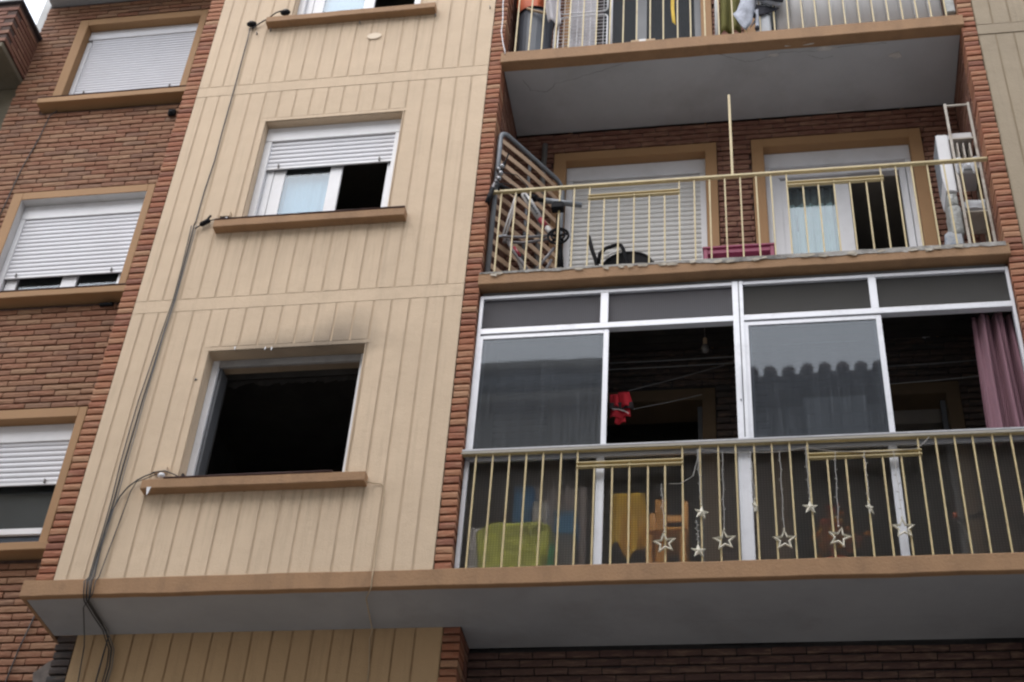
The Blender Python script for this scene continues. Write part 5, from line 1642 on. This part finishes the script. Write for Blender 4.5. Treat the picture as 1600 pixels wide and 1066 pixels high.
for i, (off, r_, lab) in enumerate(((0.0, 0.006, labs[0]), (-0.022, 0.0045, labs[1]), (0.02, 0.004, labs[2]))):
    pts = [(x + off * (1 + 0.5 * math.sin(z * 2.2 + i)), -0.012 - 0.004 * i, z) for x, z in XB]
    pts += [(-2.64 + off, -0.045, 7.24), (-2.615 + off, -0.048, 7.13), (-2.635 + off, 0.02, 7.112), (-2.655 + off, 0.25, 7.118), (-2.66 + off, 0.48, 7.118), (-2.67 + off, 0.555, 7.10), (-2.615 + off, 0.565, 7.0), (-2.595 + off, 0.565, 6.85), (-2.605 + off, 0.565, 6.6), (-2.61 + off, 0.565, 6.0)]
    cable(pts, r_, lab, 'cable' if i < 2 else 'cable_grey')
cable([(-2.33, -0.05, 8.21), (-2.40, -0.035, 8.195), (-2.458, -0.03, 8.165), (-2.53, -0.025, 8.10), (-2.575, -0.02, 8.02), (-2.605, -0.02, 7.9), (-2.622, -0.022, 7.72), (-2.612, -0.022, 7.45), (-2.60, -0.03, 7.29), (-2.60, -0.052, 7.24), (-2.585, -0.05, 7.13), (-2.62, 0.02, 7.11), (-2.64, 0.3, 7.114), (-2.66, 0.55, 7.10), (-2.675, 0.57, 6.95), (-2.68, 0.57, 6.5)], 0.006, 'black cable curving from the burnt window sill into the bundle')
cable([(-2.30, -0.055, 8.195), (-2.38, -0.035, 8.175), (-2.464, -0.03, 8.145), (-2.498, -0.022, 8.06), (-2.522, -0.016, 7.80), (-2.549, -0.016, 7.52), (-2.568, -0.018, 7.29), (-2.568, -0.052, 7.24), (-2.566, -0.05, 7.12), (-2.70, 0.12, 7.112), (-2.86, 0.55, 7.112), (-2.85, 0.572, 7.03), (-2.82, 0.572, 6.7), (-2.8, 0.572, 6.2)], 0.0042, 'thinnest cable hanging apart to the right of the bundle below the burnt window')
cable([(-2.34, -0.05, 8.215), (-2.24, -0.06, 8.22), (-2.16, -0.05, 8.19), (-2.10, -0.02, 8.17)], 0.005, 'dark wire lying along the burnt window sill')
cable([(-2.556, -0.03, 10.93), (-2.513, -0.032, 10.965), (-2.434, -0.032, 11.02), (-2.39, -0.03, 11.028), (-2.31, -0.03, 11.03), (-2.20, -0.03, 11.035), (-2.1, 0.0, 11.05)], 0.006, 'wire from the long black connector to the middle window')
cable([(-0.59, -0.05, 8.05), (-0.53, -0.012, 8.058), (-0.48, -0.01, 8.052), (-0.455, -0.01, 8.03), (-0.444, -0.01, 7.99), (-0.438, -0.01, 7.85), (-0.44, -0.01, 7.62), (-0.444, -0.01, 7.45), (-0.438, -0.012, 7.30), (-0.438, -0.03, 7.27), (-0.434, -0.03, 7.13), (-0.50, 0.1, 7.115), (-0.56, 0.56, 7.115), (-0.575, 0.577, 7.05), (-0.55, 0.577, 6.8), (-0.55, 0.577, 6.2)], 0.0045, 'cream painted wire running down right of the burnt window', mk('cream_painted_wire', (0.42, 0.32, 0.21), 0.8, 0.15, 9))
t = thing('junction_box', 'black junction box, upper left of the top window sill', 'junction box', (-2.545, -0.03, 13.86), 'black junction boxes')
soft = MB().ball((-2.545, -0.035, 13.86), 0.055, 14, 9, (1, 0.55, 0.62), 0.1, 1)
soft.build('body', 'black', t, smooth=True)
MB().box(-2.56, -2.53, -0.075, -0.06, 13.85, 13.87).build('screw_cap', 'cable_grey', t, bevel=0.003)
t = thing('junction_box', 'black junction box resting on the left end of the top window sill', 'junction box', (-2.2, -0.05, 13.97), 'black junction boxes')
MB().ball((-2.2, -0.05, 13.985), 0.055, 14, 9, (1, 0.55, 0.72), 0.1, 2).build('body', 'black', t, smooth=True)
MB().box(-2.21, -2.18, -0.09, -0.077, 13.975, 13.995).build('screw_cap', 'cable_grey', t, bevel=0.003)
t = thing('cable_connector', 'long black cable connector beside the left end of the middle sill', 'connector', (-2.47, -0.03, 11.0), 'black junction boxes')
MB().tube([(-2.515, -0.035, 10.965), (-2.50, -0.035, 10.975), (-2.44, -0.035, 11.015), (-2.43, -0.035, 11.022)], 0.022, 10, True, [0.014, 0.024, 0.024, 0.014]).build('sleeve', 'black', t, smooth=True)
MB().tube([(-2.475, -0.035, 11.0), (-2.43, -0.04, 11.075)], 0.010, 8).build('tail', 'black', t, smooth=True)
t = thing('wall_box', 'cream painted junction box above the left end of the middle sill', 'junction box', (-2.3, -0.02, 11.09))
MB().box(-2.35, -2.25, -0.035, -0.002, 11.06, 11.12).build('body', 'cream', t, bevel=0.004)
MB().box(-2.345, -2.255, -0.03, -0.004, 11.035, 11.056).build('underside', 'black', t, bevel=0.003)
MB().box(-2.285, -2.265, -0.04, -0.02, 11.02, 11.045).build('white_clip', 'white', t, bevel=0.003)
t = thing('wall_box', 'cream painted junction box above the left end of the burnt window sill', 'junction box', (-2.29, -0.02, 8.25))
MB().box(-2.345, -2.235, -0.035, -0.002, 8.225, 8.285).build('body', 'cream', t, bevel=0.004)
MB().ball((-2.255, -0.06, 8.175), 0.03, 10, 7, (1, 0.8, 0.8), 0.1, 4).build('white_knob', 'white', t, smooth=True)
o = MB().prism([(-2.125, 8.15), (-2.07, 8.15), (-2.08, 8.20), (-2.105, 8.235), (-2.12, 8.235)], 0.0, 0.03).build('rubber_stop', 'black', None, bevel=0.004)
tag(o, 'black rubber wedge in the left corner of the burnt window sill', 'wedge')

# ------------------------------------------------------------------ buildings across the street (seen in the panes)
YO = -12.0
t = thing('opposite_building', 'beige block across the street with stepped cornice, mirrored in the left sash', 'building', (-9, YO - 4, 0))
MB().box(-24, 0.6, YO - 9, YO, 0, 18.05).build('wall', 'opp_beige', t)
for k, (z, d) in enumerate(((18.05, 0.35), (18.3, 0.5), (18.53, 0.65))):
    MB().box(-24, 0.6, YO - 9, YO + d, z, z + 0.22 - 0.01 * k).build('cornice', 'opp_beige' if k != 1 else 'opp_grey', t, bevel=0.02)
for k in range(7):
    for z in (3.6, 6.6, 9.6, 12.6, 15.3):
        x = -22.5 + k * 3.3
        wv = MB().box(x, x + 1.5, YO + 0.002, YO + 0.06, z, z + 1.7).build('window', 'opp_dark', t)
        MB().box(x + 0.05, x + 1.45, YO + 0.061, YO + 0.085, z + 0.7, z + 1.7).build('shutter', 'slat', wv)
for z in (14.6, 11.6, 8.6, 5.6):
    MB().box(-24, 0.6, YO + 0.002, YO + 0.12, z, z + 0.3).build('string_course', 'opp_grey', t)
t = thing('opposite_building', 'grey house across the street with a clay tile eave, mirrored in the right sash', 'building', (8, YO - 4, 0))
MB().box(0.62, 22, YO - 9, YO, 0, 17.9).build('wall', 'opp_grey', t)
MB().box(0.62, 22, YO - 9, YO + 0.45, 17.9, 18.15).build('eave_board', 'opp_dark', t)
MB().add([(0.62, YO + 0.6, 18.16), (22, YO + 0.6, 18.16), (22, YO - 4.5, 19.6), (0.62, YO - 4.5, 19.6)], [(0, 1, 2, 3)]).build('roof_deck', 'terracotta', t)
tl = MB()
n_ = 8
vs, fs = [], []
for i in range(n_ + 1):
    a = math.pi * i / n_
    for (yy, zz) in ((0.68, 0.0), (-5.1, 1.44)):
        vs.append((0.115 * math.cos(a), yy, zz + 0.12 * math.sin(a)))
fs = [(i * 2, i * 2 + 2, i * 2 + 3, i * 2 + 1) for i in range(n_)] + [tuple(i * 2 for i in range(n_ + 1))]
tme = tl.add(vs, fs).mesh('roof_tile', 'terracotta')
MB().box(6.4, 22, YO - 8.5, YO - 0.6, 18.0, 30.0).build('sky_blocker', 'opp_beige', t)  # added unseen mass that cuts sky light on the facade's right side
x = 0.8
while x < 21.8:
    link('roof_tile', tme, t, (x, YO, 18.2))
    x += 0.31
for (x0, x1) in ((3.2, 4.25), (9.0, 10.0)):
    MB().box(x0, x1, YO + 0.002, YO + 0.4, 0, 17.8).build('stair_strip', 'coping_white', t)
for k in range(6):
    for z in (3.6, 6.6, 9.6, 12.6, 15.6):
        x = 1.2 + k * 3.4
        wv = MB().box(x, x + 1.4, YO + 0.002, YO + 0.06, z, z + 1.7).build('window', 'opp_dark', t)
        MB().box(x + 0.05, x + 1.35, YO + 0.061, YO + 0.08, z + 0.8, z + 1.7).build('shutter', 'slat', wv)
print('bricks', nb, nw, len(S.objects))
